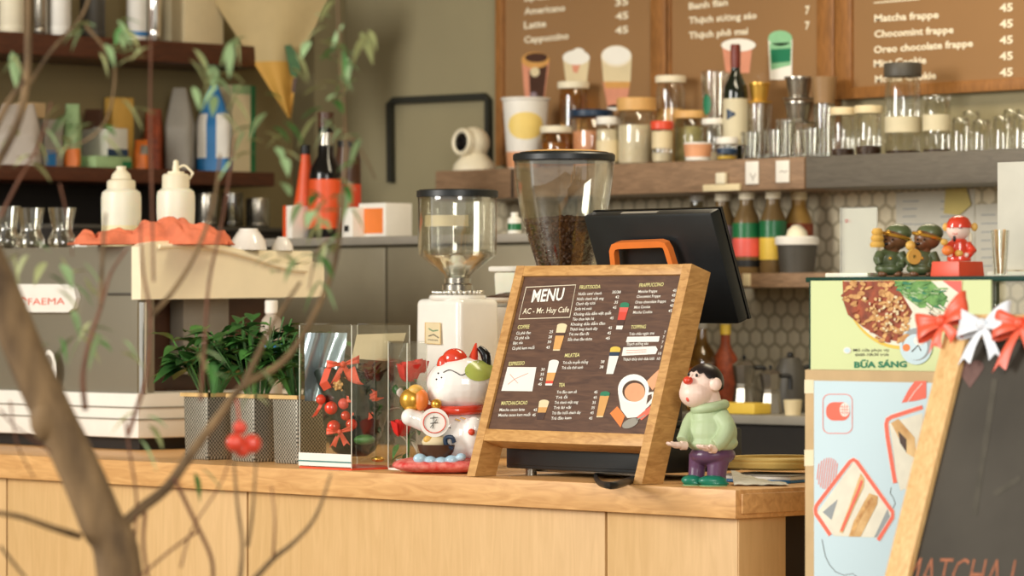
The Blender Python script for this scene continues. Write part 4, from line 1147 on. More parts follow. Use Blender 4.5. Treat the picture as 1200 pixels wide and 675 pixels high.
for i in range(80):
    x = r_.uniform(505, 770); y = r_.uniform(45, 185)
    if y > 60 + (x - 500) * .75 + 20 and x < 640 or x > 700 and y < 40 + (x - 700) * .9: continue
    a = r_.uniform(-.5, .9); L = r_.uniform(10, 28)
    line(m, GP, [Z8(x, y), Z8(x + L, y + L * a), Z8(x + 1.8 * L, y + L * a * 1.4)], r_.uniform(1, 2.6), r_.choice(('food_herb', 'green_print', 'food_herb', 'leaf_pale')), .0018 + .00003 * i)
for i in range(14):
    x = r_.uniform(600, 760); y = r_.uniform(160, 250); line(m, GP, [Z8(x, y), Z8(x + 30, y + 22)], 1.8, 'food_white', .0045)
m.build('herb_picture', pt, world=True, smooth=False)
m = MB()
oval(m, GP, Z8(620, 395), (88 / 4.6, 100 / 4.6), 'poster_blue', .0020); oval(m, GP, Z8(625, 385), (78 / 4.6, 88 / 4.6), 'grey_print', .0024); oval(m, GP, Z8(618, 400), (66 / 4.6, 70 / 4.6), 'poster_blue', .0028)
oval(m, GP, Z8(570, 403), (20 / 4.6, 20 / 4.6), 'orange', .0032); oval(m, GP, Z8(640, 365), (30 / 4.6, 26 / 4.6), 'white', .0032)
line(m, GP, [Z8(600, 425), Z8(635, 390), Z8(650, 420)], 1.4, 'grey_dark', .0034)
m.build('bowl_picture', pt, world=True, smooth=False)
m = MB()
oval(m, GP, Z8(246, 418), (4.6, 3.9), 'white', .0012); oval(m, GP, Z8(246, 418), (3.2, 2.7), 'poster_blue', .0014)
write(m, GP, 'Mở cửa phục vụ', Z8(278, 424), Z8(470, 423), 3.2, 'grey_dark', .005)
write(m, GP, '6h00-10h30 trưa', Z8(288, 449), Z8(470, 447), 3.2, 'grey_dark', .005)
write(m, GP, 'BỮA SÁNG', Z8(283, 511), Z8(568, 508), 6.6, 'green_print', .045)
m.build('lettering', pt, world=True, smooth=False)

# blue sandwich poster on a kraft framed board
YQ = 4.80
BPn = Plane((xat(943, YQ), YQ, 1.2), (1, 0, 0), (0, 0, 1))
qx0 = xat(943, YQ); qz = zat(943, 433, YQ)
t = thing('sandwich_poster_board', 'tall kraft bordered board with a pale blue sandwich poster behind the chalkboard', 'poster', (qx0 + .33, YQ + .02, 0))
m = MB(); m.b2((qx0, YQ, 0), (qx0 + .68, YQ + .03, qz), 'kraft', .002); m.build('board', t, world=True)
for y0, y1 in ((445, 461), (527, 546)):
    m = MB(); poly(m, BPn, [(943, y0), (954, y0), (954, y1), (943, y1)], 'tape', .0008); m.build('tape_strip', t, world=True)
Z6b = lambda x, y: (940 + x / 5.193, 430 + y / 5.193)
Z7b = lambda x, y: (940 + x / 5.4, 550 + y / 5.4)
m = MB()
bl_ = BPn.uv(954.5, 446); 
pz = bl_.y; px0_ = bl_.x
q = [BPn.P((px0_, pz), .0012), BPn.P((px0_ + .60, pz), .0012), BPn.P((px0_ + .60, pz - 1.05), .0012), BPn.P((px0_, pz - 1.05), .0012)]
m.add(q, [(3, 2, 1, 0)], 'poster_blue')
def rrect(c, w_, h_, r, n=6):
    pts = []
    for sx, sy, a0 in ((1, -1, -90), (1, 1, 0), (-1, 1, 90), (-1, -1, 180)):
        for k in range(n + 1):
            a = R(a0 + 90 * k / n); pts.append((c[0] + sx * (w_ / 2 - r) + r * math.cos(a), c[1] + sy * (h_ / 2 - r) + r * math.sin(a)))
    return pts
m.build('poster_sheet', t, world=True, smooth=False)
m = MB()
c = Z6b(220, 285); line(m, BPn, rrect(c, 178 / 5.19, 238 / 5.19, 8), .8, 'coral_print', .0018, closed=True)
poly(m, BPn, rrect(Z6b(222, 270), 144 / 5.19, 112 / 5.19, 9), 'coral_print', .0018)
oval(m, BPn, Z6b(264, 260), (30 / 5.19, 42 / 5.19), 'white', .0021)
for k in (-1, 0, 1): line(m, BPn, [Z6b(238, 260 + 18 * k), Z6b(290, 260 + 18 * k)], .6, 'coral_print', .0024)
for k in (-1, 0, 1): line(m, BPn, [Z6b(264 + 14 * k, 226 + 6 * abs(k)), Z6b(264 + 14 * k, 296 - 6 * abs(k))], .6, 'coral_print', .0024)
m.build('bread_logo', t, world=True, smooth=False)
m = MB()
write(m, BPn, 'Chất lượng bền bỉ', Z6b(128, 447), Z6b(306, 450), 2.4, 'teal_print', .0)
write(m, BPn, 'Sức khoẻ ngày mới', Z6b(128, 478), Z6b(304, 480), 2.4, 'teal_print', .0)
write(m, BPn, 'BMQ Jambon', Z7b(205, 459), Z7b(450, 471), 6.4, 'navy_print', .012)
write(m, BPn, 'phô mai béo ngậy', Z7b(165, 524), Z7b(490, 540), 6.0, 'navy_print', .010)
m.build('lettering', t, world=True, smooth=False)
m = MB()
# striped balloon
for k in range(9):
    x = 100 + 14 * k; hh = math.sqrt(max(0, 1 - ((x - 157) / 66) ** 2))
    line(m, BPn, [Z6b(x + 12 * hh, 625 - 72 * hh), Z6b(x - 18 * hh + 4, 625 + 118 * hh)], .9, 'coral_print', .0018)
m.build('striped_balloon', t, world=True, smooth=False)
def diamond(pts, wpx, pic):
    line(m, BPn, pts, wpx + 1.4, 'white', .0018, closed=False); line(m, BPn, pts, wpx, 'coral_print', .0021, closed=False)
m = MB()
poly(m, BPn, [(1001, 541), (1046, 600), (1029, 630), (978, 628), (959, 600)], 'food_white', .0016)
poly(m, BPn, [Z7b(135, 270), Z7b(230, 190), Z7b(190, 320)], 'grey_print', .0019)
poly(m, BPn, [Z7b(545, 250), Z7b(560, 300), Z7b(480, 430), Z7b(460, 430)], 'grey_print', .0019)
poly(m, BPn, [Z7b(375, 25), Z7b(400, 60), Z7b(395, 110), Z7b(330, 250), Z7b(262, 405), Z7b(240, 395), Z7b(300, 240), Z7b(345, 110)], 'bread', .0022)
line(m, BPn, [Z7b(385, 70), Z7b(360, 140), Z7b(320, 235), Z7b(285, 320), Z7b(255, 390)], 3.2, 'coral_print', .0026)
poly(m, BPn, [Z7b(430, 150), Z7b(485, 170), Z7b(480, 220), Z7b(375, 425), Z7b(300, 425), Z7b(330, 330), Z7b(400, 200)], 'bread', .0022)
line(m, BPn, [Z7b(450, 180), Z7b(400, 250), Z7b(350, 340), Z7b(320, 415)], 3.4, 'food_fried', .0026)
diamond([(974, 627), (957, 602), (956.5, 596), (958, 592), (997, 541), (1001, 538.5), (1005, 541), (1047, 600), (1047, 606), (1030, 633)], 4.4, None)
m.build('sandwich_picture', t, world=True, smooth=False)
m = MB()
poly(m, BPn, [(1043, 496), (1082, 484), (1082, 565), (1056, 575), (1052, 560)], 'food_white', .0016)
poly(m, BPn, [Z6b(545, 340), Z6b(590, 315), Z6b(690, 430), Z6b(700, 560), Z6b(640, 525)], 'bread', .0019); poly(m, BPn, [Z6b(590, 390), Z6b(640, 440), Z6b(640, 520), Z6b(600, 460)], 'brown_dark', .0022)
diamond([(1082, 477), (1046, 488.5), (1041, 491.5), (1039.5, 497), (1041, 512), (1050, 566)], 4.8, None)
m.build('baguette_picture', t, world=True, smooth=False)
m = MB(); poly(m, BPn, [Z6b(610, 218), Z6b(650, 140), Z6b(690, 86), Z6b(760, 86), Z6b(760, 190), Z6b(700, 205)], 'coral_print', .0018); line(m, BPn, [Z6b(648, 212), Z6b(690, 150), Z6b(735, 100)], .8, 'white', .0022)
m.build('leaf_emblem', t, world=True, smooth=False)
m = MB(); line(m, BPn, [(964, 632), (966, 642), (968, 652), (973, 662), (980, 670), (990, 674), (1000, 672), (1008, 678)], .6, 'grey_dark', .0018); line(m, BPn, [(1045, 571), (1044, 578), (1048, 584), (1050, 590), (1047, 596)], .6, 'grey_dark', .0018); m.build('line_drawing', t, world=True, smooth=False)

# chalkboard easel with bows
LC = math.atan2(.15, .40)
sL, cL = math.sin(LC), math.cos(LC)
YT = 4.55; ZTp = zat(1112, 368, YT)
XC = xat(1112, YT)
yfoot = YT - ZTp * sL / cL
CP = Plane((XC, yfoot, 0), (1, 0, 0), (0, sL, cL))
hC = ZTp / cL; wC = .62
t = thing('chalkboard_easel', 'pine framed chalkboard easel with orange chalk writing in front of the posters', 'chalkboard', (XC + wC / 2, yfoot + .2, 0))
fw_ = CP.uv(1062, 675).x - CP.uv(1035, 675).x
print('easel stile', fw_, wC)
fw_ = max(.04, min(.07, fw_))
slab(CP, (0, 0), (fw_, hC), .032, 'pine_wood', bevel=.002).build('side_rail', t, world=True)
slab(CP, (wC - fw_, 0), (wC, hC), .032, 'pine_wood', bevel=.002).build('side_rail', t, world=True)
slab(CP, (fw_, hC - fw_ * .8), (wC - fw_, hC), .030, 'pine_wood', bevel=.002).build('top_rail', t, world=True)
slab(CP, (fw_, .25), (wC - fw_, .30), .030, 'pine_wood', bevel=.002).build('bottom_rail', t, world=True)
m = slab(CP, (fw_ - .005, .29), (wC - fw_ + .005, hC - fw_ * .8 + .005), .010, 'chalkboard', back=.010)
CB = Plane(CP.P((0, 0), -.010), CP.u, CP.v)
write(m, CB, 'MATCHA LATTE', (1056, 690), (1262, 696), 38, 'chalk_orange', -.014, .0006)
oval(m, CB, (1131, 432), (8, 8), 'chalk_pink', .0006); oval(m, CB, (1145, 430), (8, 8), 'chalk_pink', .0007); poly(m, CB, [(1124, 436), (1152, 434), (1137, 455)], 'chalk_pink', .0008)
for q0 in ([(1166, 444), (1158, 500), (1148, 560), (1142, 604)], [(1165, 580), (1180, 570), (1196, 560)]): line(m, CB, q0, 7, 'chalk_grey', .0005)
m.build('board', t, world=True, smooth=False)
yr = YT + .20
for x in (XC + .04, XC + wC - .08):
    m = MB(); q = CP.P((x - XC, hC - .08), -.033)
    m.add([q, q + Vector((.04, 0, 0)), q + Vector((.04, .02, 0)), q + Vector((0, .02, 0)), Vector((x, yr, 0)), Vector((x + .04, yr, 0)), Vector((x + .04, yr + .02, 0)), Vector((x, yr + .02, 0))],
          [(0, 1, 2, 3), (7, 6, 5, 4), (0, 4, 5, 1), (1, 5, 6, 2), (2, 6, 7, 3), (3, 7, 4, 0)], 'pine_wood'); m.build('rear_leg', t, world=True, smooth=False)
def ribbon_bow(px, py, size, mat, lab, tl, tilt=0.0):
    c = CP.at(px, py, .006)
    u = CP.u * math.cos(tilt) + CP.v * math.sin(tilt); v = CP.v * math.cos(tilt) - CP.u * math.sin(tilt)
    b = c.copy(); m = MB(); bow(m, (0, 0, 0), u, v, CP.n, size, mat, tails=False, ratio=1.1)
    t = thing('ribbon_bow', lab, 'bow', b, 'ribbon bows on the chalkboard')
    m.build('loops', t, thick=.0008, ang=70)
    m = MB(); bow(m, (0, 0, 0), u, v, CP.n, size, mat, tl=tl, spread=.62, tails_only=True); m.build('tails', t, thick=.0008, ang=70)
ribbon_bow(1108, 379, .047, 'red_satin', 'red satin bow on the left corner of the chalkboard', .95, R(24))
ribbon_bow(1156, 383, .046, 'white_satin', 'white satin bow on the chalkboard between two red ones', 1.35, R(8))
ribbon_bow(1200, 382, .050, 'red_satin', 'red satin bow cut by the right edge of the photo', 1.45, R(10))
# ================================================================== BACK WALL: SHELF AND WHAT STANDS ON IT
YS = 7.03
SZ = zat(700, 193, YS); SB = zat(700, 229, YS)
sx0, sxm, sx1 = xat(510, YS), xat(942, YS), xat(1330, YS)
t = thing('wall_shelf', 'long thick wooden shelf on the back wall carrying jars and glasses', 'shelf', ((sx0 + sxm) / 2, 7.16, SB))
m = MB(); m.b2((sx0, YS, SB), (sxm, YB - .012, SZ), 'shelf_wood', .004); m.build('board', t, world=True)
m = MB(); m.b2((sxm + .002, YS + .004, SB + .001), (sx1, YB - .012, SZ), 'shelf_grey', .004); o = m.build('board', t, world=True); o['label'] = 'grey painted end of the shelf'
m = MB(); m.b2((xat(600, YS), YS - .003, SB + .002), (xat(602, YS), YS + .002, SZ - .002), 'dark_gap'); m.build('joint', t, world=True)

def pot(name, lab, cat, px, Y, z, ytop, w, build, group=None):
    b = Vector((xat(px, Y), Y, z)); s = ppm(b); H = zat(px, ytop, Y) - z; r = w / 2 / s
    t = thing(name, lab, cat, b, group)
    build(t, r, H, s)
    return t
def jar(lid, lh, lw, fill, ff, label=None, glass='glass', shoulder=.9):
    # lid material, lid height px, lid width factor, fill material, fill fraction, label (z0,z1,mat)
    def f(t, r, H, s):
        hl = lh / s; hb = H - hl
        MB().lathe([(0, .002), (r * .94, .002), (r, .008), (r, hb * shoulder), (r * .92, hb * (shoulder + .05)), (r * .88, hb)], glass, n=30).build('body', t)
        if ff > 0: MB().lathe([(0, .004), (r * .90, .004), (r * .95, .010), (r * .95, hb * ff), (0, hb * ff + .003)], fill, n=26).build('contents', t)
        MB().lathe([(0, hb - .002), (r * lw, hb - .002), (r * lw * 1.01, hb + .002), (r * lw * 1.01, H - .003), (r * lw * .96, H), (0, H)], lid, n=32).build('lid', t)
        if label: MB().lathe([(r * 1.015, hb * label[0]), (r * 1.015, hb * label[1])], label[2], n=30).build('label', t)
    return f
def tumbler(mat='glass', taper=.82, fill=None, ff=.5, band=None):
    def f(t, r, H, s):
        MB().lathe([(0, .003), (r * taper, .003), (r, H), (r * .94, H), (r * taper * .9, .010), (0, .010)], mat, n=28).build('body', t)
        if fill: MB().lathe([(0, .011), (r * taper * .88, .011), (r * (taper + (1 - taper) * ff) * .9, H * ff), (0, H * ff)], fill, n=24).build('contents', t)
        if band:
            k0, k1 = band[0], band[1]
            MB().lathe([(r * (taper + (1 - taper) * k0) * 1.015, H * k0), (r * (taper + (1 - taper) * k1) * 1.015, H * k1)], band[2], n=28).build('label', t)
    return f
FRT, BCK = 7.095, 7.215
G = 'jars and tubs on the wall shelf'
# big plastic cup with yellow oval label
b = Vector((xat(616, 7.12), 7.12, SZ)); s = ppm(b); H = zat(616, 115, 7.12) - SZ
t = thing('smoothie_cup', 'large frosted cup with a yellow oval label at the left end of the shelf', 'cup', b, G)
MB().lathe([(0, .002), (21 / s, .002), (27 / s, H * .96), (29 / s, H * .97), (29 / s, H), (25 / s, H), (20 / s, .01), (0, .01)], 'white', n=32).build('body', t)
MB().lathe([(21.5 / s, H * .02), (22.8 / s, H * .24)], 'peach_fill', n=32).build('base_band', t)
m = MB()
def yl(a, b_):
    an = math.atan2(FR.y, FR.x) + (a - .5) * 1.9; q = (a - .5) * 2; z = H * (.60 + (b_ - .5) * .38 * math.sqrt(max(0, 1 - q * q))); rr = (21.3 + 6 * z / H) / s
    return Vector((rr * math.cos(an), rr * math.sin(an), z))
m.grid(yl, 20, 6, 'lemon'); m.build('label', t)
pot('storage_jar', 'tall narrow jar with a flat cream lid behind the grinder hopper', 'jar', 672, BCK, SZ, 96, 33, jar('cream_white', 7, 1.12, 'amber_fill', .42, glass='glass_amber'), G)
pot('storage_jar', 'low amber jar with a cream lid just right of the yellow labelled cup', 'jar', 652, FRT, SZ, 148, 36, jar('cream_white', 7, 1.05, 'amber_fill', .7, glass='glass_amber'), G)
pot('storage_tub', 'clear tub with a dark navy lid left of the tall wood lidded jar', 'tub', 693, 7.16, SZ, 129, 46, jar('navy', 7, 1.12, 'peach_fill', .7), G)
pot('storage_jar', 'small cream jar with a white lid in front of the navy lidded tub', 'jar', 712, FRT - .01, SZ, 137, 27, jar('white', 8, .98, 'milk_fill', .85, (.1, .6, 'cream')), G)
pot('storage_jar', 'tall glass jar with a wide pale wood lid and beige contents', 'jar', 746, FRT + .03, SZ, 115, 45, jar('lid_wood', 14, 1.03, 'milk_fill', .72), G)
pot('storage_jar', 'tall jar of golden grains with a cream lid behind the red lidded jar', 'jar', 786, BCK, SZ, 89, 34, jar('cream_white', 7, 1.06, 'grain', .68), G)
pot('spice_jar', 'small spice jar with a bright red lid and cream label', 'jar', 776, FRT - .01, SZ, 142, 24, jar('red', 9, 1.12, 'milk_fill', .3, (.42, .92, 'cream')), G)
pot('storage_jar', 'squat jar of dried herbs with a pale wood lid right of the red lidded jar', 'jar', 809, 7.18, SZ, 130, 38, jar('lid_wood', 8, 1.02, 'herb_mix', .8), G)
pot('paper_tub', 'low white tub printed with orange fruit on the front of the shelf', 'tub', 818, FRT - .01, SZ, 167, 34, tumbler('white', .86, band=(.25, .9, 'peach_fill')), G)
t = pot('tumbler', 'clear flared tumbler with a green round emblem left of the wine bottle', 'glass', 838, BCK, SZ, 84, 34, tumbler('glass', .72), G)
b = t.location; s = ppm(b)
m = MB()
def em(a, b_):
    an = math.atan2(FR.y, FR.x) - .75 + (a - .5) * .8; q = (a - .5) * 2; z = .155 + (b_ - .5) * .055 * math.sqrt(max(0, 1 - q * q)); rr = 15.6 / s
    return Vector((rr * math.cos(an), rr * math.sin(an), z))
m.grid(em, 14, 6, 'green_print'); m.build('emblem', t)
pot('storage_jar', 'small glass jar with a white lid below the green emblem tumbler', 'jar', 836, FRT + .03, SZ, 139, 25, jar('white', 6, 1.08, 'milk_fill', .25), G)
pot('storage_jar', 'tiny jar with a white lid and yellow base in front of the wine bottle', 'jar', 852, FRT - .015, SZ, 161, 24, jar('white', 7, 1.1, 'yellow', .25, (.4, .7, 'navy')), G)
# wine bottle
b = Vector((xat(862, 7.15), 7.15, SZ)); s = ppm(b); H = zat(862, 52, 7.15) - SZ; r = 14.5 / s
t = thing('wine_bottle', 'dark wine bottle with a red brown capsule and cream label', 'bottle', b)
MB().lathe([(0, 0), (r * .95, 0), (r, .004), (r, H * .58), (r * .93, H * .64), (r * .60, H * .71), (r * .40, H * .76), (r * .37, H * .80), (r * .37, H * .99), (0, H * .99)], 'wine_glass_dark', n=32).build('body', t)
MB().lathe([(r * .39, H * .80), (r * .40, H * .81), (r * .41, H * .985), (r * .36, H), (0, H)], 'wine_cap', n=24).build('capsule', t)
m = MB(); m.lathe([(r * 1.015, H * .14), (r * 1.015, H * .535)], 'label_paper', n=32)
def wl(a, b_):
    an = math.atan2(FR.y, FR.x) - .45 + (a - .5) * .75; return Vector((r * 1.03 * math.cos(an), r * 1.03 * math.sin(an), H * (.40 + (b_ - .5) * .10 * (1 - .8 * a))))
m.grid(wl, 8, 4, 'navy'); m.build('label', t)
# phin drip filters
GP_ = 'metal drip filters on the wall shelf'
def phin(px, Y, z, ytop, w, mat, lab):
    b = Vector((xat(px, Y), Y, z)); s = ppm(b); H = zat(px, ytop, Y) - z; r = w / 2 / s
    t = thing('drip_filter', lab, 'coffee filter', b, GP_)
    MB().lathe([(0, 0), (r * 1.18, 0), (r * 1.2, .004), (r * .75, .006), (0, .006)], mat, n=32).build('saucer', t)
    MB().lathe([(r * .70, .005), (r * .78, H * .3), (r * .95, H), (r * .90, H), (r * .70, .012)], mat, n=32).build('cup', t)
    MB().lathe([(r * .93, H * .86), (r * 1.02, H * .9), (r * 1.02, H * 1.0), (r * .2, H * 1.03), (0, H * 1.03)], mat, n=32).build('lid', t)
# glasses under and around the filters
GG = 'drinking glasses on the wall shelf'
def gl(px, Y, ytop, w, lab, taper=.85): return pot('drinking_glass', lab, 'glass', px, Y, SZ, ytop, w, tumbler('glass', taper), GG)
gl(890, 7.20, 122, 30, 'tall glass under the gold drip filter, right of the wine bottle')
gl(936, 7.20, 146, 38, 'glass under the two stacked silver drip filters')
gl(880, 7.085, 155, 24, 'short glass right of the wine bottle base, above the left white tag')
gl(907, 7.085, 152, 25, 'short glass at the front between the two white shelf tags')
gl(921, 7.14, 140, 24, 'glass behind the short ones, left of the silver drip filters')
gl(950, 7.085, 150, 26, 'short glass at the front just left of the cream lidded jars')
gl(966, 7.20, 122, 26, 'tall glass under the brown paper cup')
phin(890, 7.20, zat(890, 121, 7.20), 97, 26, 'gold_phin', 'gold drip filter sitting on a glass right of the wine bottle')
z1 = zat(936, 145, 7.20); phin(936, 7.20, z1, 119, 34, 'steel', 'lower silver drip filter of the two stacked ones')
phin(936, 7.20, zat(936, 117, 7.20), 90, 33, 'steel', 'upper silver drip filter of the two stacked ones')
b = Vector((xat(966, 7.20), 7.20, zat(966, 121.5, 7.20))); s = ppm(b)
o = MB().lathe([(0, 0), (12 / s, 0), (15.5 / s, 31 / s), (15 / s, 31.5 / s), (11.5 / s, .003), (0, .003)], 'brown_cup', n=30).build('paper_cup', loc=b); tag(o, 'brown paper cup on a tall glass right of the silver filters', 'cup')
pot('storage_jar', 'wide jar with a cream lid and dark beans, nearest to the drip filters', 'jar', 988, 7.12, SZ, 126, 28, jar('cream', 8, 1.12, 'coffee_fill', .18), G)
pot('storage_jar', 'wide jar with a cream lid and dark beans, left of the tall black lidded jar', 'jar', 1018, 7.12, SZ, 124, 30, jar('cream', 8, 1.12, 'coffee_fill', .22), G)
pot('canister', 'tall glass canister with a dark lid and a tape label', 'jar', 1058, 7.14, SZ, 74, 42, jar('grey_dark', 15, 1.05, 'coffee_fill', .04, (.28, .48, 'label_paper')), G)
pot('canister', 'glass canister with a tape label right of the dark lidded one', 'jar', 1098, 7.14, SZ, 112, 33, jar('glass', 5, 1.0, 'coffee_fill', .04, (.42, .72, 'label_paper')), G)
for k, (px, yt, w, Y, lab) in enumerate(((1126, 138, 26, 7.10, 'clear glass nearest to the canister in the row at the right end of the shelf'), (1150, 140, 26, 7.10, 'clear glass second from the canister in the row at the right end of the shelf'),
        (1175, 136, 27, 7.10, 'clear glass third from the canister in the row at the right end of the shelf'), (1198, 134, 28, 7.10, 'clear glass cut by the right edge of the photo on the shelf'), (1138, 130, 26, 7.21, 'clear glass behind the first two of the row at the shelf end'), (1186, 128, 26, 7.21, 'clear glass behind the last two of the row at the shelf end'))):
    b = Vector((xat(px, Y), Y, SZ)); s = ppm(b); H = zat(px, yt, Y) - SZ; r = w / 2 / s
    t = thing('drinking_glass', lab, 'glass', b, GG)
    MB().lathe([(r, .001), (r * .96, H * .4), (r * .84, H * .94), (r * .7, H), (0, H), ], 'glass', n=26).build('body', t)
    MB().lathe([(0, H - .012), (r * .72, H - .012), (r * .74, H - .004), (0, H - .002)], 'glass', n=22).build('thick_base', t)
# shelf tags
SP = Plane((sx0, YS - .001, SB), (1, 0, 0), (0, 0, 1))
def stag(x0, y0, x1, y1, mark, lab):
    p = SP.at((x0 + x1) / 2, (y0 + y1) / 2); wv = abs(SP.at(x1, y0).x - SP.at(x0, y0).x); hv = abs(SP.at(x0, y0).z - SP.at(x0, y1).z)
    m = MB(); m.box((0, -.003, 0), (wv, .005, hv), 'white_gloss', .0022)
    o = m; P2 = Plane(p + Vector((0, -.0056, 0)), (1, 0, 0), (0, 0, 1)); mm = MB()
    if mark == 0: line(mm, P2, [((x0 + x1) / 2 - 3, y0 + 14), ((x0 + x1) / 2 - 2, y0 + 18), ((x0 + x1) / 2 + 2, y0 + 18), ((x0 + x1) / 2 + 3, y0 + 14)], 1.0, 'grey', .0004); line(mm, P2, [((x0 + x1) / 2, y0 + 18), ((x0 + x1) / 2, y0 + 23)], 1, 'grey', .0004)
    else: line(mm, P2, [(x0 + 3, y0 + 14), (x0 + 6, y0 + 12), (x0 + 9, y0 + 14), (x1 - 3, y0 + 12)], 1, 'grey', .0004)
    t = thing('shelf_tag', lab, 'tag', p, 'white tags on the shelf edge'); m.build('plate', t); mm.build('symbol', t, world=True)
stag(875, 189, 890, 216, 0, 'white glossy tag on the shelf edge under the short glasses, left one')
stag(910.5, 188, 926, 214, 1, 'white glossy tag on the shelf edge, right one near the grey board')
m = MB(); p = SP.at(848, 219); s = ppm(p); m.box((0, -.006, -.002), (40 / s / .677, .010, 8 / s), 'cream', .002); m.box((0, -.008, 10 / s), (10 / s / .677, .012, 13 / s), 'cream_white', .003); o = m.build('shelf_clip', loc=p); tag(o, 'cream clip bracket on the lower shelf edge left of the white tags', 'clip')

# security camera at the left end of the shelf
b = Vector((xat(556, 7.12), 7.12, SZ)); s = ppm(b)
t = thing('security_camera', 'white dome security camera on the left end of the wall shelf', 'camera', b, rotz=math.atan2(RIGHT.y, RIGHT.x))
m = MB(); m.lathe([(0, 0), (25 / s, 0), (25.5 / s, .004), (24 / s, 8 / s), (17 / s, 16 / s), (12 / s, 22 / s), (0, 23 / s)], 'cream_white', n=36); m.build('base', t)
m = MB(); hc2 = Vector((-1 / s, 0, 33 / s)); m.ell(hc2, 19 / s, 'cream_white', 30, 20); m.build('head', t)
fd = Vector((-.75, -.66, .05)).normalized()
Xq = Matrix.Translation(hc2 + fd * 14.5 / s) @ fd.to_track_quat('Z', 'Y').to_matrix().to_4x4()
m = MB(); m.lathe([(12 / s, 0), (16.5 / s, 0), (16 / s, 5 / s), (14 / s, 7 / s), (11 / s, 5 / s)], 'cream_white', n=32, X=Xq); m.build('face_ring', t)
m = MB(); m.lathe([(0, 6.5 / s), (7 / s, 6 / s), (11.6 / s, 4 / s)], 'black_gloss', n=28, X=Xq); m.build('lens', t)

# ================================================================== WALL MENU BOARDS
YW = YB - .022
WP = Plane((xat(583, YW), YW, 1.8), (1, 0, 0), (0, 0, 1))
def wboard(pxl, pxr, zlow, lab, texts, fl, frr):
    X0, X1 = xat(pxl, YW), xat(pxr, YW); z0, z1 = zlow, 2.75
    t = thing('wall_menu_board', lab, 'menu board', ((X0 + X1) / 2, YW + .01, z0), 'brown menu boards on the back wall')
    m = MB(); m.b2((X0 + .005, YW, z0 + .005), (X1 - .005, YW + .016, z1), 'board_brown')
    for s_, a, b_, h in texts: write(m, WP, s_, a, b_, h, 'cream_print', .028, .001)
    m.build('panel', t, world=True, smooth=False)
    wl_ = xat(pxl + fl, YW) - X0; wr_ = X1 - xat(pxr - frr, YW)
    for a, b_ in ((X0, X0 + wl_), (X1 - wr_, X1)):
        m = MB(); m.b2((a, YW - .010, z0), (b_, YW + .020, z1), 'board_frame', .003); m.build('side_frame', t, world=True)
    m = MB(); m.b2((X0 + wl_, YW - .010, z0), (X1 - wr_, YW + .020, z0 + .03), 'board_frame', .003); m.build('bottom_frame', t, world=True)
    return t
Za = lambda x, y: (580 + x / 3.97, y / 3.97)
Zb = lambda x, y: (860 + x / 3.529, y / 3.532)
t1 = wboard(583, 783, SZ + .02, 'brown menu board left of the two others with pictures of three iced coffees',
       [('Espresso', Za(138, 5), Za(260, -6), 7), ('Americano', Za(138, 68), Za(328, 50), 7.5), ('Latte', Za(137, 134), Za(240, 124), 8), ('Cappuccino', Za(137, 200), Za(345, 180), 7.5), ('35', Za(560, 28), Za(622, 22), 8), ('45', Za(562, 92), Za(622, 86), 8), ('45', Za(560, 158), Za(622, 152), 8)], 9, 18)
t2 = wboard(785.5, 980, SZ + .02, 'brown menu board in the middle behind the wine bottle with a green drink picture',
       [('Banh flan', Za(903, 44), Za(1084, 24), 7.5), ('Thạch sương sáo', Za(903, 110), (887, 21.5), 7.5), ('Thạch phô mai', Za(903, 180), Za(1178, 158), 7.5), ('7', Zb(296, 58), Zb(315, 56), 9), ('7', Zb(296, 122), Zb(315, 120), 9)], 2, 20)
t3 = wboard(981.5, 1290, zat(1130, 109, YW), 'brown menu board at the right listing frappes at 45',
       [('Matcha frappe', Zb(582, 90), Zb(848, 74), 8), ('Chocomint frappe', Zb(582, 155), Zb(910, 136), 8), ('Oreo chocolate frappe', Zb(580, 220), Zb(990, 192), 8), ('Mint Cookie', Zb(580, 278), Zb(797, 262), 8), ('Mocha Cookie', Zb(585, 342), Zb(838, 325), 8)] +
       [('45', Zb(1100, 48 + 67 * k), Zb(1155, 45 + 67 * k), 9) for k in range(5)], 19, 4)
m = MB(); line(m, WP, [Zb(580, 12), Zb(770, -4)], 1.4, 'cream_print', .001); m.build('underline', t3, world=True)
def wdrink(t, pts, dome, extra):
    m = MB()
    for p, k, l in pts: poly(m, WP, [Za(*q) for q in p], k, l)
    for c, r, k, l in dome: oval(m, WP, Za(*c), (r[0] / 3.97, r[1] / 3.97), k, l)
    m.build('drink_picture', t, world=True, smooth=False)
wdrink(t1, [([(126, 280), (255, 280), (232, 455), (140, 455)], 'pink_drink', .001), ([(160, 330), (246, 300), (228, 455), (165, 455)], 'choc', .0014)],
       [((190, 280), (65, 38), 'tea_drink', .0016), ((195, 268), (52, 22), 'choc', .0019), ((188, 335), (22, 22), 'cream', .0019), ((182, 440), (16, 12), 'lilac', .0019)], 0)
wdrink(t1, [([(318, 270), (442, 270), (425, 410), (335, 410)], 'cream', .001), ([(360, 300), (400, 296), (385, 340), (365, 335)], 'pink_drink', .0014)], [((380, 268), (63, 34), 'white_print', .0015), ((392, 245), (28, 22), 'white_print', .0018)], 0)
wdrink(t1, [([(496, 260), (638, 260), (632, 380), (506, 380)], 'cream', .001), ([(504, 380), (632, 380), (612, 500), (525, 500)], 'pink_drink', .0012), ([(510, 380), (630, 380), (627, 410), (515, 410)], 'tea_drink', .0015)], [((567, 262), (71, 50), 'cream_print', .0016), ((567, 258), (66, 42), 'white_print', .0019), ((567, 500), (44, 14), 'white_print', .0012)], 0)
wdrink(t2, [([(1058, 210), (1200, 205), (1185, 340), (1075, 340)], 'pink_drink', .001)], [((1135, 210), (80, 30), 'white_print', .0015)], 0)
m = MB()
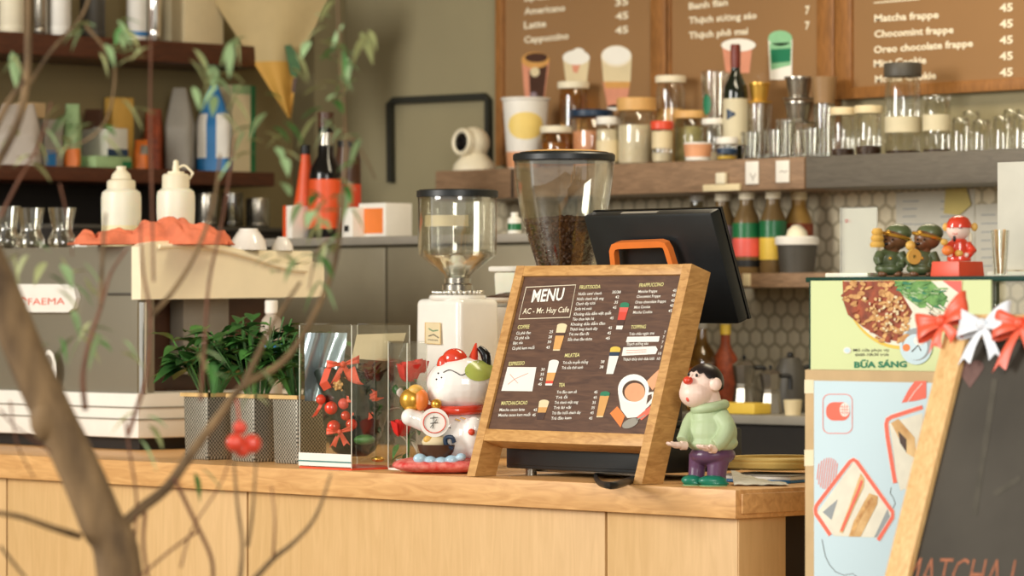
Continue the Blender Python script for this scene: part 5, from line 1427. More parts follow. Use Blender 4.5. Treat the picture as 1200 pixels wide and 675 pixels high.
poly(m, WP, [Zb(143, 160), Zb(243, 160), Zb(240, 330), Zb(150, 330)], 'white_print', .001); poly(m, WP, [Zb(148, 180), Zb(240, 175), Zb(236, 270), Zb(155, 290)], 'mint', .0014); poly(m, WP, [Zb(153, 205), Zb(238, 200), Zb(235, 255), Zb(158, 262)], 'green_print', .0017)
oval(m, WP, Zb(193, 158), (14, 9), 'mint', .0014); m.build('drink_picture', t2, world=True, smooth=False)

# black wire frame on the plain wall
YV = YB - .012
m = MB(); Q = [onY(a, b_, YV) for a, b_ in ((458, 214), (457, 122), (462, 118), (568, 113), (572, 117), (573, 230))]
t = thing('wire_frame', 'black metal frame outline fixed on the plain wall left of the menu boards', 'frame', Q[0])
rect_sweep(m, Q[:3] + Q[3:4], .010, .008, 'frame_black', Vector((0, -1, 0))); m.build('left_bar', t, world=True)
m = MB(); rect_sweep(m, Q[3:], .008, .008, 'frame_black', Vector((0, -1, 0))); m.build('right_bar', t, world=True)

# ================================================================== TALL FRIDGE AND WHAT STANDS ON IT
YR = 6.30
fz = zat(490, 276, YR); fx0, fx1 = xat(310, YR), xat(640, YR)
t = thing('refrigerator', 'wide grey refrigerator behind the grinders with boxes and bottles on top', 'refrigerator', ((fx0 + fx1) / 2, YR + .3, 0))
m = MB(); m.b2((fx0, YR + .02, .05), (fx1, YR + .44, fz - .02), 'fridge_grey', .006); m.build('cabinet', t, world=True)
m = MB(); m.b2((fx0 - .01, YR - .01, fz - .022), (fx1 + .01, YR + .45, fz), 'grey', .005); m.build('top_cover', t, world=True)
fm = xat(452, YR)
for a, b_ in ((fx0, fm), (fm, fx1)):
    m = MB(); m.b2((a + .004, YR, .10), (b_ - .004, YR + .02, fz - .028), 'fridge_grey', .006); d = m.build('door', t, world=True)
    m = MB(); m.b2((b_ - .05, YR - .02, .7), (b_ - .03, YR - .002, .98), 'steel', .004)
    h = m.build('handle', None); I = wmat(d).inverted(); h.parent = d
    for v in h.data.vertices: v.co = v.co - t.location
for x in (fx0 + .06, fx1 - .06): MB().b2((x - .03, YR + .1, 0), (x + .03, YR + .4, .05), 'black').build('foot', t, world=True)
FP = Plane((fx0, YR + .12, fz), (1, 0, 0), (0, 0, 1))
def cbox(name, lab, cat, px0, px1, ytop, Y, z, dep, mat, bands=(), group=None, sub='carton'):
    X0, X1 = xat(px0, Y), xat(px1, Y); H = zat((px0 + px1) / 2, ytop, Y) - z; b = Vector(((X0 + X1) / 2, Y + dep / 2, z))
    t = thing(name, lab, cat, b, group)
    m = MB(); m.box((0, 0, H / 2), (X1 - X0, dep, H), mat, .003)
    m.build(sub, t)
    for k, (u0, v0, u1, v1, mt) in enumerate(bands):
        mm = MB(); Wd = X1 - X0; mm.b2((-Wd / 2 + Wd * u0, -dep / 2 - .0012, H * v0), (-Wd / 2 + Wd * u1, -dep / 2 + .0002, H * v1), mt); mm.build('printed_patch', t)
    return t
GF = 'packs and bottles on the grey refrigerator'
cbox('tea_box', 'white tea carton with an orange panel on the grey refrigerator', 'box', 420, 452, 238, YR + .10, fz, .09, 'white', ((.1, .12, .9, .85, 'orange'),), GF)
cbox('carton', 'pale carton with a black print left of the orange panelled tea carton', 'box', 399, 413, 243, YR + .06, fz, .08, 'white', ((.3, .2, .7, .4, 'black'),), GF)
cbox('carton', 'small white carton with a red edge at the left end of the refrigerator', 'box', 332, 342, 241, YR + .05, fz, .07, 'white', ((0, 0, .35, 1, 'orange_red'),), GF)
def bottle(name, lab, px, Y, z, ytop, w, prof, parts, group=GF, cat='bottle'):
    b = Vector((xat(px, Y), Y, z)); s = ppm(b); H = zat(px, ytop, Y) - z; r = w / 2 / s
    t = thing(name, lab, cat, b, group)
    MB().lathe([(0, 0)] + [(a * r, c * H) for a, c in prof] + [(0, prof[-1][1] * H)], parts[0], n=28).build('body', t)
    for nm, mt, pr in parts[1]: MB().lathe([(a * r, c * H) for a, c in pr], mt, n=28).build(nm, t)
    return t
PB = [(.92, 0), (1, .03), (1, .58), (.8, .66), (.42, .76), (.36, .80), (.36, .98)]
bottle('syrup_bottle', 'slim red sauce bottle with a dark cap behind the leaves', 358, YR + .14, fz, 170, 30, [(.95, 0), (1, .03), (1, .30), (.75, .5), (.42, .8), (.35, .92)], ('orange_red', (('cap', 'black', [(.38, .90), (.38, 1), (0, 1)]),)))
bottle('syrup_bottle', 'tall black bottle with a wide red label and a silver collar', 382, YR + .13, fz, 132, 40, [(.95, 0), (1, .02), (1, .50), (.9, .56), (.48, .66), (.44, .98)], ('black_gloss', (('label', 'orange_red', [(1.02, .08), (1.02, .47)]), ('collar', 'steel', [(.47, .70), (.47, .84)]), ('cap', 'brown_dark', [(.48, .88), (.48, 1), (0, 1)]))))
bottle('syrup_bottle', 'dark bottle with a red label at the right behind the tea carton', 408, YR + .26, fz, 165, 30, [(.95, 0), (1, .03), (1, .8), (.8, .98)], ('brown_dark', (('label', 'red', [(1.02, .30), (1.02, .56)]), ('cap', 'black', [(.85, .9), (.85, 1), (0, 1)]))))
bottle('small_bottle', 'small white bottle with a green label between the two grinder hoppers', 603, YR + .10, fz, 249, 16, [(.95, 0), (1, .05), (1, .7), (.5, .82), (.5, .98)], ('white', (('label', 'green_bottle', [(1.02, .2), (1.02, .5)]), ('cap', 'white', [(.55, .85), (.55, 1), (0, 1)]))))

# ================================================================== SMALL SHELF WITH JUICE BOTTLES
z2 = zat(900, 320, YS); zb = zat(900, 337, YS)
t = thing('bottle_shelf', 'short wooden shelf under the long one holding juice bottles', 'shelf', (xat(900, YS), 7.16, zb))
m = MB(); m.b2((xat(800, YS), YS, zb), (xat(1010, YS), YB - .012, z2), 'shelf_wood', .003); m.build('board', t, world=True)
for px in (985,): m = MB(); m.b2((xat(px, YS), YS + .08, zb - .09), (xat(px, YS) + .02, YB - .012, zb), 'shelf_dark', .002); m.build('bracket', t, world=True)
m = MB(); m.b2((xat(872, YS), YS - .006, zb + .004), (xat(880, YS), YS, z2 - .001), 'cream', .001); m.build('price_clip', t, world=True)
JP = [(.92, 0), (1, .02), (.97, .18), (1, .22), (1, .56), (.9, .66), (.52, .80), (.50, .84), (.50, .92)]
GJ = 'juice bottles on the short shelf'
def juice(px, Y, w, yt, body, cap, bands, lab): bottle('juice_bottle', lab, px, Y, z2, yt, w, JP, (body, tuple(('label', k, [(1.02, a), (1.02, b_)]) for a, b_, k in bands) + (('cap', cap, [(.56, .88), (.57, .91), (.57, .99), (.5, 1), (0, 1)]),)), GJ)
juice(817, 7.20, 30, 224, 'glass_smoke', 'white', ((.1, .5, 'lilac'),), 'juice bottle half hidden behind the black till screen')
juice(847, 7.12, 33, 224, 'juice_olive', 'cream_white', ((.06, .58, 'lilac'),), 'juice bottle with a grey lilac label right of the till screen')
juice(875, 7.10, 33, 222, 'juice_olive', 'cream_white', ((.42, .60, 'green_bottle'), (.20, .42, 'pinkred'), (.08, .16, 'black')), 'juice bottle with a green and red fruit label')
juice(906, 7.12, 32, 221, 'juice_olive', 'cream_white', ((.42, .62, 'green_bottle'), (.16, .42, 'yellow')), 'juice bottle with a green and yellow label')
juice(936, 7.20, 34, 223, 'amber_fill', 'cream', ((.40, .60, 'food_dark'),), 'brown juice bottle behind the scoop tub')
b = Vector((xat(934, 7.09), 7.09, z2)); s = ppm(b)
t = thing('scoop_tub', 'dark clear tub with a white lid and a white scoop on it', 'tub', b)
m = MB(); m.lathe([(0, 0), (20 / s, 0), (24 / s, 34 / s), (0, 33 / s)], 'grey_dark', n=32); m.build('body', t)
m = MB(); m.lathe([(25.5 / s, 33 / s), (26 / s, 35 / s), (26 / s, 41 / s), (24 / s, 43 / s), (0, 43 / s)], 'white', n=36); m.build('lid', t)
m = MB(); m.lathe([(13 / s, 43 / s), (11 / s, 50 / s), (5 / s, 56 / s), (0, 57 / s)], 'cream_white', n=24); m.build('scoop', t)

# ================================================================== BACK WORKTOP
YK = 6.78
kz = zat(900, 487, YK)
t = thing('back_worktop', 'black under counter unit with a pale worktop against the tiled wall', 'worktop', (xat(900, YK), YK + .25, 0))
m = MB(); m.b2((xat(765, YK), YK, kz - .022), (xat(1120, YK), YB - .012, kz), 'grey', .003); m.build('top', t, world=True)
m = MB(); m.b2((xat(768, YK), YK + .02, 0), (xat(1115, YK), YB - .02, kz - .022), 'black_recess', .004); m.build('body', t, world=True)
def moka(px, Y, yt, w, lab):
    b = Vector((xat(px, Y), Y, kz)); s = ppm(b); H = zat(px, yt, Y) - kz; r = w / 2 / s
    t = thing('moka_pot', lab, 'coffee pot', b, 'moka pots on the back worktop')
    MB().lathe([(0, 0), (r, 0), (r, .004), (r * .78, H * .42), (r * .80, H * .46)], 'steel', n=8).build('base', t, ang=10)
    MB().lathe([(r * .78, H * .46), (r * .72, H * .50), (r * .95, H * .82), (0, H * .82)], 'steel', n=8).build('upper_pot', t, ang=10)
    m = MB(); m.lathe([(r * .97, H * .82), (r * .5, H * .90), (0, H * .93)], 'steel', n=8); m.build('lid', t, ang=10)
    m = MB(); m.ell((0, 0, H * .965), (r * .16, r * .16, H * .04), 'black', 12, 8); m.build('knob', t)
    m = MB(); e = RIGHT * r; m.tube([e * .9 + Vector((0, 0, H * .78)), e * 1.6 + Vector((0, 0, H * .76)), e * 1.65 + Vector((0, 0, H * .5))], .006, 'black', 8, smooth=4); m.build('handle', t)
moka(872, 6.93, 416, 30, 'taller steel moka pot on the back worktop beside the toy boy')
moka(903, 6.90, 428, 28, 'shorter steel moka pot right of the taller one')
b = Vector((xat(926, 7.02), 7.02, kz)); s = ppm(b); H = zat(926, 414, 7.02) - kz
t = thing('kettle', 'matt black kettle with a curved handle behind the moka pots', 'kettle', b)
MB().lathe([(0, 0), (20 / s, 0), (21 / s, .005), (18 / s, H * .7), (12 / s, H * .92), (0, H * .95)], 'grey_dark', n=28).build('body', t)
MB().ell((0, 0, H * .97), (4 / s, 4 / s, 4 / s), 'black', 12, 8).build('knob', t)
m = MB(); e = RIGHT / s; m.tube([e * 16 + Vector((0, 0, H * .75)), e * 30 + Vector((0, 0, H * .78)), e * 31 + Vector((0, 0, H * .4)), e * 20 + Vector((0, 0, H * .18))], .006, 'black', 8, smooth=5); m.build('handle', t)
b = Vector((xat(929, 6.85), 6.85, kz)); s = ppm(b)
o = MB().lathe([(0, 0), (9 / s, 0), (11 / s, 18 / s), (10 / s, 18 / s), (8 / s, .004), (0, .004)], 'cream', n=24).build('small_cup', loc=b); tag(o, 'small cream cup on the back worktop right of the moka pots', 'cup')
b = Vector((xat(862, 6.81), 6.83, kz)); s = ppm(b)
o = MB().box((0, 0, 7 / s), (56 / s / .8, .06, 13 / s), 'yellow', .004).build('yellow_packet', loc=b); tag(o, 'flat yellow packet at the front of the back worktop behind the toy boy', 'packet')
AP = [(.95, 0), (1, .03), (1, .52), (.85, .62), (.40, .74), (.36, .80), (.36, .97)]
for px, Y, w, yt, mt, lab in ((822, 6.98, 36, 372, 'glass_amber', 'amber bottle behind the toy boy, next to the menu board'), (850, 7.08, 32, 380, 'food_dark', 'red brown bottle behind the toy boy, left of the moka pots')):
    bottle('liquor_bottle', lab, px, Y, kz, yt, w, AP, (mt, (('label', 'orange' if mt == 'glass_amber' else 'food_dark' if mt == 'food_dark' else 'grey', [(1.02, .15), (1.02, .46)]), ('cap', 'yellow' if mt == 'food_dark' else 'grey', [(.40, .88), (.40, 1), (0, 1)]))), 'bottles on the back worktop')

# ================================================================== NOTICES ON THE WALL UNDER THE SHELF
YN = YB - .0135
NP = Plane((xat(1050, YN), YN, 1.5), (1, 0, 0), (0, 0, 1))
def notice(q, mat, lab, lines, name='notice', cat='notice', Yo=0.0):
    P_ = Plane(NP.O - Vector((0, Yo, 0)), NP.u, NP.v)
    c = P_.at(sum(a for a, b_ in q) / len(q), sum(b_ for a, b_ in q) / len(q))
    m = MB(); v = [P_.at(a, b_, .0002) for a, b_ in q]; k = len(v)
    m.add(v + [p + Vector((0, .0012, 0)) for p in v], [tuple(range(k - 1, -1, -1)), tuple(range(k, 2 * k))] + [(i, (i + 1) % k, (i + 1) % k + k, i + k) for i in range(k)], mat)
    for a, b_, c_, d_ in lines: line(m, P_, [(a, b_), (c_, d_)], 1.2, 'grey_print', .0006)
    o = m.build(name, world=True, loc=c, smooth=False); tag(o, lab, cat); return o
r_ = random.Random(8)
notice([(1050, 226), (1142, 221), (1142, 330), (1050, 333)], 'notice_paper', 'pale sheet of notes on the wall behind the two brown figurines', [(1058 + 44 * (k % 2), 236 + 9 * (k // 2), 1058 + 44 * (k % 2) + r_.uniform(14, 36), 235.5 + 9 * (k // 2)) for k in range(18)])
notice([(1143, 240), (1180, 238), (1180, 330), (1143, 330)], 'notice_paper', 'narrow pale sheet of notes on the wall behind the red figurine', [(1150, 252 + 10 * k, 1150 + r_.uniform(12, 24), 251.5 + 10 * k) for k in range(7)])
notice([(1108, 222), (1132, 220), (1138, 240), (1124, 252), (1106, 250)], 'paper_yellow', 'curled yellow paper note pinned over the pale sheet of notes', [], Yo=.006)

# ================================================================== ON TOP OF THE CABINET
zc = ztop
Yq = YCf + .090
x0, x1 = xat(986, Yq), xat(1026, Yq); H = zat(1006, 244, Yq) - zc
b = Vector(((x0 + x1) / 2, Yq, zc))
t = thing('card_stand', 'clear acrylic stand with a white card left of the brown figurines', 'sign', b)
m = MB(); m.box((0, .004, H / 2 + .004), (x1 - x0, .003, H - .008), 'white_print'); P2 = Plane(b + Vector((0, .002, 0)), (1, 0, 0), (0, 0, 1))
m2 = MB(); oval(m2, P2, (992, 259), (2, 2.6), 'red', .0004)
m.build('card', t); m2.build('red_logo', t, world=True)
m = MB(); m.box((0, 0, H / 2 + .002), (x1 - x0 + .006, .003, H), 'glass', 0); m.build('acrylic_front', t, smooth=False)
m = MB(); m.box((-.006, 0, .004), (x1 - x0 + .02, .05, .008), 'frost_plastic', .002); m.build('foot', t)

Yf = YCf + .055
RZ = math.atan2(RIGHT.y, RIGHT.x)
def figbase(px): 
    b = Vector((xat(px, Yf), Yf, zc)); s = ppm(b); g = 362 + (CAM.z - zc) * s
    return b, (lambda x, y, d=0.0: Vector(((x - px) / s, -d, (g - y) / s))), (lambda v: v / s)
def guardian(px, lab, tower):
    b, p, q = figbase(px); o = px - 1042
    t = thing('guardian_figurine', lab, 'figurine', b, 'brown and green figurines on the cabinet', RZ)
    P = lambda x, y, d=0.0: p(x + o, y, d)
    m = MB(); m.ell(P(1041, 305), (q(15), q(13), q(15)), 'robe_green'); m.ell(P(1041, 315), (q(17), q(14), q(8)), 'robe_green'); m.tube([P(1030, 297, .012), P(1026, 304, .018), P(1028, 310, .02)], [q(6), q(5.5), q(4.5)], 'robe_green', 12); m.tube([P(1054, 297, .008), P(1058, 306, .014), P(1054, 312, .02)], [q(6), q(5.5), q(4.5)], 'robe_green', 12)
    m.build('robe', t, voxel=.0016, relax=3)
    m = MB(); m.ell(P(1049, 279), (q(16), q(15), q(14)), 'bear_brown'); m.ell(P(1040, 286, .010), (q(8), q(8), q(7)), 'bear_brown'); m.ell(P(1033, 321, .008), (q(6), q(6), q(4)), 'bear_brown'); m.ell(P(1051, 321, .008), (q(6), q(6), q(4)), 'bear_brown'); m.tube([P(1044, 290), P(1042, 318)], q(9), 'bear_brown', 12)
    m.build('body', t, voxel=.0016, relax=2)
    m = MB(); m.ell(P(1052, 273, -.002), (q(16), q(15), q(11)), 'robe_green', 24, 14); m.build('hat', t)
    m = MB(); c = P(1049, 277)
    m.tube([c + Vector((q(16.5) * math.cos(2 * PI * k / 28), q(15.5) * math.sin(2 * PI * k / 28), -q(4) * math.cos(2 * PI * k / 28))) for k in range(28)], q(2.2), 'gold', 8, closed=True); m.ell(c + Vector((-q(10), -q(13), q(4))), q(3), 'gold', 12, 8); m.build('headband', t)
    for dx in (-4, 4): m = MB(); m.ell(P(1040 + dx, 281, .021), q(1.3), 'black_gloss', 8, 6); m.build('eye', t)
    m = MB(); m.ell(P(1036, 286, .023), (q(2.4), q(2), q(1.8)), 'black_gloss', 10, 8); m.build('nose', t)
    m = MB(); m.ell(P(1041, 303, .021), q(2.2), 'gold', 10, 8); m.build('button', t)
    if tower:
        m = MB()
        for k in range(3): m.lathe([(0, 0), (q(8 - k), 0), (q(9 - k), q(3)), (q(7 - k), q(7)), (0, q(8))], 'gold_matte', P(1026, 290 - 7.5 * k, .018), 20)
        m.build('gold_ingots', t)
    else:
        m = MB(); Xc = Matrix.Translation(P(1031, 301, .026)) @ Matrix.Rotation(R(90), 4, 'X') @ Matrix.Rotation(R(25), 4, 'Y')
        m.lathe([(q(2), -.002), (q(9), -.002), (q(9.5), 0), (q(9), .003), (q(2), .003), (q(2), -.002)], 'gold_matte', (0, 0, 0), 28, X=Xc); m.ell(P(1028, 288, .016), (q(6), q(5), q(6)), 'gold_matte', 14, 10); m.build('gold_coin', t)
guardian(1043, 'brown and green figurine holding a stack of gold ingots, nearest to the card stand', True)
guardian(1080, 'brown and green figurine holding a round gold coin beside the red figurine', False)
b, p, q = figbase(1122)
t = thing('red_box', 'flat red plinth box under the fortune figurine on the cabinet', 'box', b)
X0, X1 = xat(1087, Yf - .02), xat(1128, Yf - .02)
hB = zat(1120, 306.5, Yf) - zc
m = MB(); m.box((0, .0, hB / 2), (.064, .066, hB), 'red', .0015, taper=.94); m.build('box_body', t)
Pr = thing('fortune_figurine', 'red robed fortune figurine with a red hat standing on the red box', 'figurine', (b.x, b.y, zc + hB), None, RZ); t = Pr
b2, p, q = figbase(1122); g = p(0, 306.5).z
P = lambda x, y, d=0.0: p(x, y, d) - Vector((0, 0, g))
m = MB(); m.lathe([(0, 0), (q(14), 0), (q(14.5), q(2)), (q(11), q(22)), (q(8), q(26)), (0, q(26))], 'red_gloss', P(1124, 306), 26); m.tube([P(1115, 286, .008), P(1108, 292, .016), P(1106, 297, .02)], [q(5), q(5), q(4)], 'red_gloss', 12); m.tube([P(1133, 286, .006), P(1139, 294, .012), P(1134, 299, .018)], [q(5), q(5), q(4)], 'red_gloss', 12)
m.build('robe', t, voxel=.0014, relax=2)
m = MB(); m.ell(P(1123, 269), (q(14), q(13), q(13)), 'skin_toy', 26, 16); m.build('head', t)
m = MB(); m.lathe([(q(14.5), -q(2)), (q(14.2), q(3)), (q(11), q(9)), (q(5), q(12)), (0, q(12.5))], 'red_gloss', P(1124, 265), 26, sx=1.03); m.ell(P(1142, 266), (q(4), q(2), q(5)), 'gold_matte', 12, 8); m.ell(P(1108, 266, .0), (q(3.5), q(2), q(5)), 'gold_matte', 12, 8); m.build('hat', t)
m = MB(); m.ell(P(1117, 280, .019), (q(2), q(1.6), q(3.5)), 'hair_black', 10, 8); m.ell(P(1137, 279, .006), (q(2.5), q(2), q(7)), 'cream_white', 10, 8); m.build('beard', t)
for x in (1114, 1124): m = MB(); m.tube([P(x - 2, 268, .0195), P(x, 267, .0205), P(x + 2, 268, .0195)], .0006, 'black_gloss', 6); m.build('eye', t)
m = MB(); m.tube([P(1115, 273.5, .019), P(1118, 275, .0205), P(1121, 273.5, .0205)], .0006, 'red', 6); m.build('mouth', t)
m = MB(); m.ell(P(1109, 294, .022), (q(7), q(5), q(6)), 'orange', 16, 10); m.ell(P(1105, 284, .02), (q(4.5), q(3), q(4)), 'gold_matte', 14, 10); m.ell(P(1122, 297, .021), (q(5), q(3), q(4)), 'gold_matte', 14, 10); m.build('gold_charms', t)
for x, d in ((1112, .020), (1131, .018)): m = MB(); m.ell(P(x, 299, d), q(3), 'skin_toy', 12, 8); m.build('hand', t)
# card and glass at the right end
Yr = YCf + .42
b = Vector((xat(1200, Yr), Yr, zc)); s = ppm(b); H = zat(1200, 190, Yr) - zc
t = thing('price_card', 'tall white card in a clear stand cut by the right edge of the photo', 'sign', b)
m = MB(); m.box((.02, 0, H / 2 + .008), (.16, .004, H - .014), 'notice_paper', .001); m.build('card', t)
m = MB(); m.box((.02, 0, .006), (.17, .05, .012), 'frost_plastic', .002); m.build('foot', t)
b = Vector((xat(1172, Yr - .10), Yr - .10, zc)); s = ppm(b); H = zat(1172, 270, Yr - .1) - zc
t = thing('cutlery_glass', 'narrow glass of brown sticks on the cabinet right of the red figurine', 'glass', b)
MB().lathe([(0, 0), (8 / s, 0), (11 / s, H), (10 / s, H), (7 / s, .006), (0, .006)], 'glass', n=24).build('body', t)
for k in range(4):
    m = MB(); a = k * 1.6; m.tube([(.004 * math.cos(a), .004 * math.sin(a), .008), (.011 * math.cos(a), .011 * math.sin(a), H * 1.02)], .0022, 'bread', 6); m.build('stick', t)
# ================================================================== LEFT WALL SHELVES
XS = XL + .28                                     # shelf front edge
ye = onX(322, 60, XS).y
zu1, zu0 = onX(110, 43, XS).z, onX(110, 68, XS).z
zl1, zl0 = onX(150, 197, XS).z, onX(150, 214, XS).z
t = thing('wall_shelving', 'dark wood shelving on the left wall with packs and jars', 'shelf', (XL, 6.2, zl0))
for a, b_ in ((zu0, zu1), (zl0, zl1)):
    m = MB(); m.b2((XL + .002, 5.2, a), (XS, ye, b_), 'shelf_dark', .003); m.build('shelf_board', t, world=True)
m = MB(); m.b2((XL + .002, 6.05, 1.0), (XL + .012, ye, zl0), 'black_recess'); m.build('back_panel', t, world=True)
zk = onX(280, 272, XS).z
t = thing('dark_cabinet', 'dark cabinet against the left wall behind the espresso machine', 'cabinet', (XL + .2, 6.2, 0))
m = MB(); m.b2((XL + .015, 6.05, 0), (XS + .08, ye, zk), 'black_recess', .004); m.build('body', t, world=True)
m = MB(); m.b2((XL + .015, 6.05, zk), (XS + .09, ye, zk + .012), 'grey_dark', .003); m.build('top', t, world=True)
zk += .012
def lx(px, z, off): return onX(px, 362, XL + off).y
def lpos(px, z, off): return Vector((XL + off, lx(px, z, off), z))
GL = 'packs and boxes on the left wall shelf'
def lbox(name, lab, cat, px0, px1, yt, off, dep, mat, z=None, bands=(), group=GL, H=None):
    z = zl1 if z is None else z
    Y0, Y1_ = lx(px0, z, off + dep), lx(px1, z, off + dep)
    X_ = XL + off + dep; H = H or (onX((px0 + px1) / 2, yt, X_).z - z)
    b = Vector((XL + off + dep / 2, (Y0 + Y1_) / 2, z)); t = thing(name, lab, cat, b, group)
    W_ = Y1_ - Y0
    m = MB(); m.box((0, 0, H / 2), (dep, W_, H), mat, .004); m.build('carton', t)
    for u0, v0, u1, v1, mt in bands:
        mm = MB(); mm.b2((dep / 2 - .0002, -W_ / 2 + W_ * u0, H * v0), (dep / 2 + .0013, -W_ / 2 + W_ * u1, H * v1), mt); mm.build('printed_patch', t)
    return t
def lbag(name, lab, cat, px0, px1, yt, off, mat, bands=(), top=.25, z=None, group=GL, topmat=None):
    z = zl1 if z is None else z
    c = lpos((px0 + px1) / 2, z, off); s = ppm(c); W_ = .92 * (px1 - px0) / s; H = onX((px0 + px1) / 2, yt, c.x).z - z
    t = thing(name, lab, cat, c, group, RZ)
    def f(a, b_):
        an = a * 2 * PI; k = 1 if b_ < .55 else 1 - (1 - top) * ((b_ - .55) / .45) ** 1.2; kd = (1 - .95 * max(0, (b_ - .5) / .5)) if b_ > .5 else 1
        e = .6; ce = lambda v: math.copysign(abs(v) ** e, v)
        w_ = W_ / 2 * (k if b_ > .02 else .9); d_ = .036 * kd + .002
        cr = 1 + .05 * noise.noise(Vector((math.cos(an) * 2, math.sin(an) * 2, b_ * 5)))
        return Vector((w_ * ce(math.cos(an)) * cr, d_ * ce(math.sin(an)) * cr, H * b_))
    m = MB(); m.grid(f, 40, 18, mat); m.add([f(k / 40, 0) for k in range(40)], [tuple(range(39, -1, -1))], mat); m.build('bag', t, ang=60)
    for u0, v0, u1, v1, mt in bands:
        mm = MB(); mm.grid(lambda a, b_: f(.5 + (u0 + (u1 - u0) * a) * .5, v0 + (v1 - v0) * b_) * 1.012 + Vector((0, -.0015, 0)), 10, 8, mt); mm.build('printed_patch', t)
    return t
lbag('plastic_bag', 'large bulging pale bag at the left end of the lower shelf', 'bag', -8, 50, 122, .17, 'bag_pale', top=.7)
lbox('carton', 'small tan box lying on the pale bag at the left', 'box', 27, 54, 120, .09, .1, 'kraft', z=onX(40, 138, XL + .19).z)
lbox('carton', 'narrow grey and blue box right of the pale bag', 'box', 52, 74, 140, .06, .14, 'grey', bands=((.1, .02, .6, .35, 'blue'),))
lbag('snack_pack', 'green and orange pack beside the grey and blue box', 'pack', 74, 96, 122, .17, 'leaf_pale', bands=((.05, .02, .95, .3, 'orange'),), top=.8)
lbag('coffee_pack', 'dark brown pack with orange patches in the middle of the shelf', 'pack', 96, 124, 128, .045, 'brown_dark', bands=((.1, .1, .45, .35, 'orange_red'), (.5, .5, .9, .7, 'grey')), top=.8)
lbox('carton', 'low pale carton with green ends under the white and navy pack', 'box', 112, 154, 183, .095, .14, 'leaf_pale', bands=((.75, 0, 1, .6, 'green_bottle'),))
lbox('carton', 'white and navy pack lying on the pale green carton', 'box', 126, 150, 150, .10, .12, 'notice_paper', z=onX(133, 182.5, XL + .235).z, bands=((0, 0, 1, .25, 'navy'),))
lbox('carton', 'plain mustard box standing at the back of the lower shelf', 'box', 132, 157, 114, .015, .04, 'gold_matte')
lbag('snack_pack', 'small orange pack right of the pale green carton', 'pack', 156, 176, 164, .18, 'orange', bands=((.5, .5, .95, .8, 'grey'),), top=.8)
lbag('coffee_pack', 'tall red brown pack behind the small orange pack', 'pack', 168, 192, 128, .10, 'food_dark', top=.8)
lbag('plastic_bag', 'tall grey translucent bag left of the blue and white bag', 'bag', 192, 229, 103, .15, 'grey', top=.45)
lbag('detergent_bag', 'white bag with blue top and blue base on the lower shelf', 'bag', 228, 273, 100, .17, 'blue', bands=((.06, .16, .44, .66, 'white'), (.52, .16, .94, .66, 'white')), top=.22)
lbox('carton', 'tall cream box with a green edge at the right of the blue bag', 'box', 272, 299, 100, .06, .12, 'cream', bands=((.8, 0, 1, 1, 'green_bottle'), (0, .9, .8, 1, 'leaf_pale')))
# upper shelf
GU = 'pots and tins on the upper left shelf'
def lpot(name, lab, cat, px, w, off, h, mat, lid=None, group=GU, z=None):
    z = zu1 if z is None else z
    c = lpos(px, z, off); s = ppm(c); r = w / 2 / s; t = thing(name, lab, cat, c, group)
    MB().lathe([(0, 0), (r * .92, 0), (r, .004), (r, h * .94), (r * .96, h), (r * .9, h), (r * .9, .006), (0, .006)], mat, n=30).build('body', t)
    MB().lathe([(r * 1.01, h * .1), (r * 1.03, h * .12), (r * 1.03, h * .15), (r * 1.01, h * .17)], lid or mat, n=30).build('rim_band', t)
    return t
lpot('storage_tin', 'pale round tin at the left end of the upper shelf', 'tin', 14, 30, .14, .17, 'cream_white')
lpot('steel_pot', 'grey steel pot second from the left on the upper shelf', 'pot', 44, 24, .14, .15, 'steel')
lpot('storage_tin', 'white cylinder tin in the middle of the upper shelf', 'tin', 70, 26, .16, .19, 'white')
lpot('glass_jar', 'dark glass jar right of the white cylinder tin', 'jar', 108, 30, .14, .16, 'grey_dark')
lpot('storage_tin', 'white tin with a blue band near the steel pole', 'tin', 160, 24, .16, .18, 'white', 'blue')
lpot('steel_shaker', 'tall shiny steel cylinder on the upper shelf', 'shaker', 181, 15, .2, .20, 'chrome')
lpot('storage_tin', 'olive grey tin right of the shiny steel cylinder', 'tin', 200, 20, .13, .18, 'label_paper')
lbox('carton', 'large pale carton at the right end of the upper shelf', 'box', 216, 262, 0, .06, .15, 'cream', z=zu1, H=.24, group=GU)
# things behind the machine
for px, w, h, mt, lab in ((243, 24, .095, 'steel', 'steel pitcher behind the coral cloth on the dark cabinet, left one'), (272, 26, .10, 'glass_smoke', 'smoky glass jug in the middle behind the coral cloth'), (302, 28, .085, 'steel', 'steel pitcher behind the cream side panel, right one')):
    lpot('pitcher', lab, 'pitcher', px, w, .25, h, mt, group='pitchers on the dark cabinet', z=zk)
# pennant in the corner
dp = (Vector((XL + .42, 6.95, 2)) - CAM).dot(FWD)
PN = Plane(at(300, 60, dp), RIGHT, (0, 0, 1))
def quadcloth(pts, name, mat, t, lift):
    m = MB(); v = [PN.at(a, b_, lift) for a, b_ in pts]; n = len(v); m.add(v, [tuple(range(n - 1, -1, -1))], mat); return m.build(name, t, world=True, thick=.002)
t = thing('hanging_pennant', 'cream and yellow pointed pennant hanging in the left corner', 'pennant', PN.at(345, 135))
def pen(a, b_):
    # b_: 0 top .. 1 tip
    y = -12 + 150 * b_; xl_ = 245 + (338 - 245) * max(0, (y + 8) / 146); xr_ = 384 - 34 * min(1, max(0, y / 70)) - 10 * max(0, (y - 70) / 68)
    xr_ = max(xl_ + .5, xr_); q = PN.at(xl_ + (xr_ - xl_) * a, y); return q + FWD * .012 * math.sin(a * 7 + b_ * 2)
m = MB(); m.grid(lambda a, b_: pen(a, b_ * .56), 20, 16, 'pennant_cream'); m.build('cream_field', t, world=True, thick=.002, ang=70)
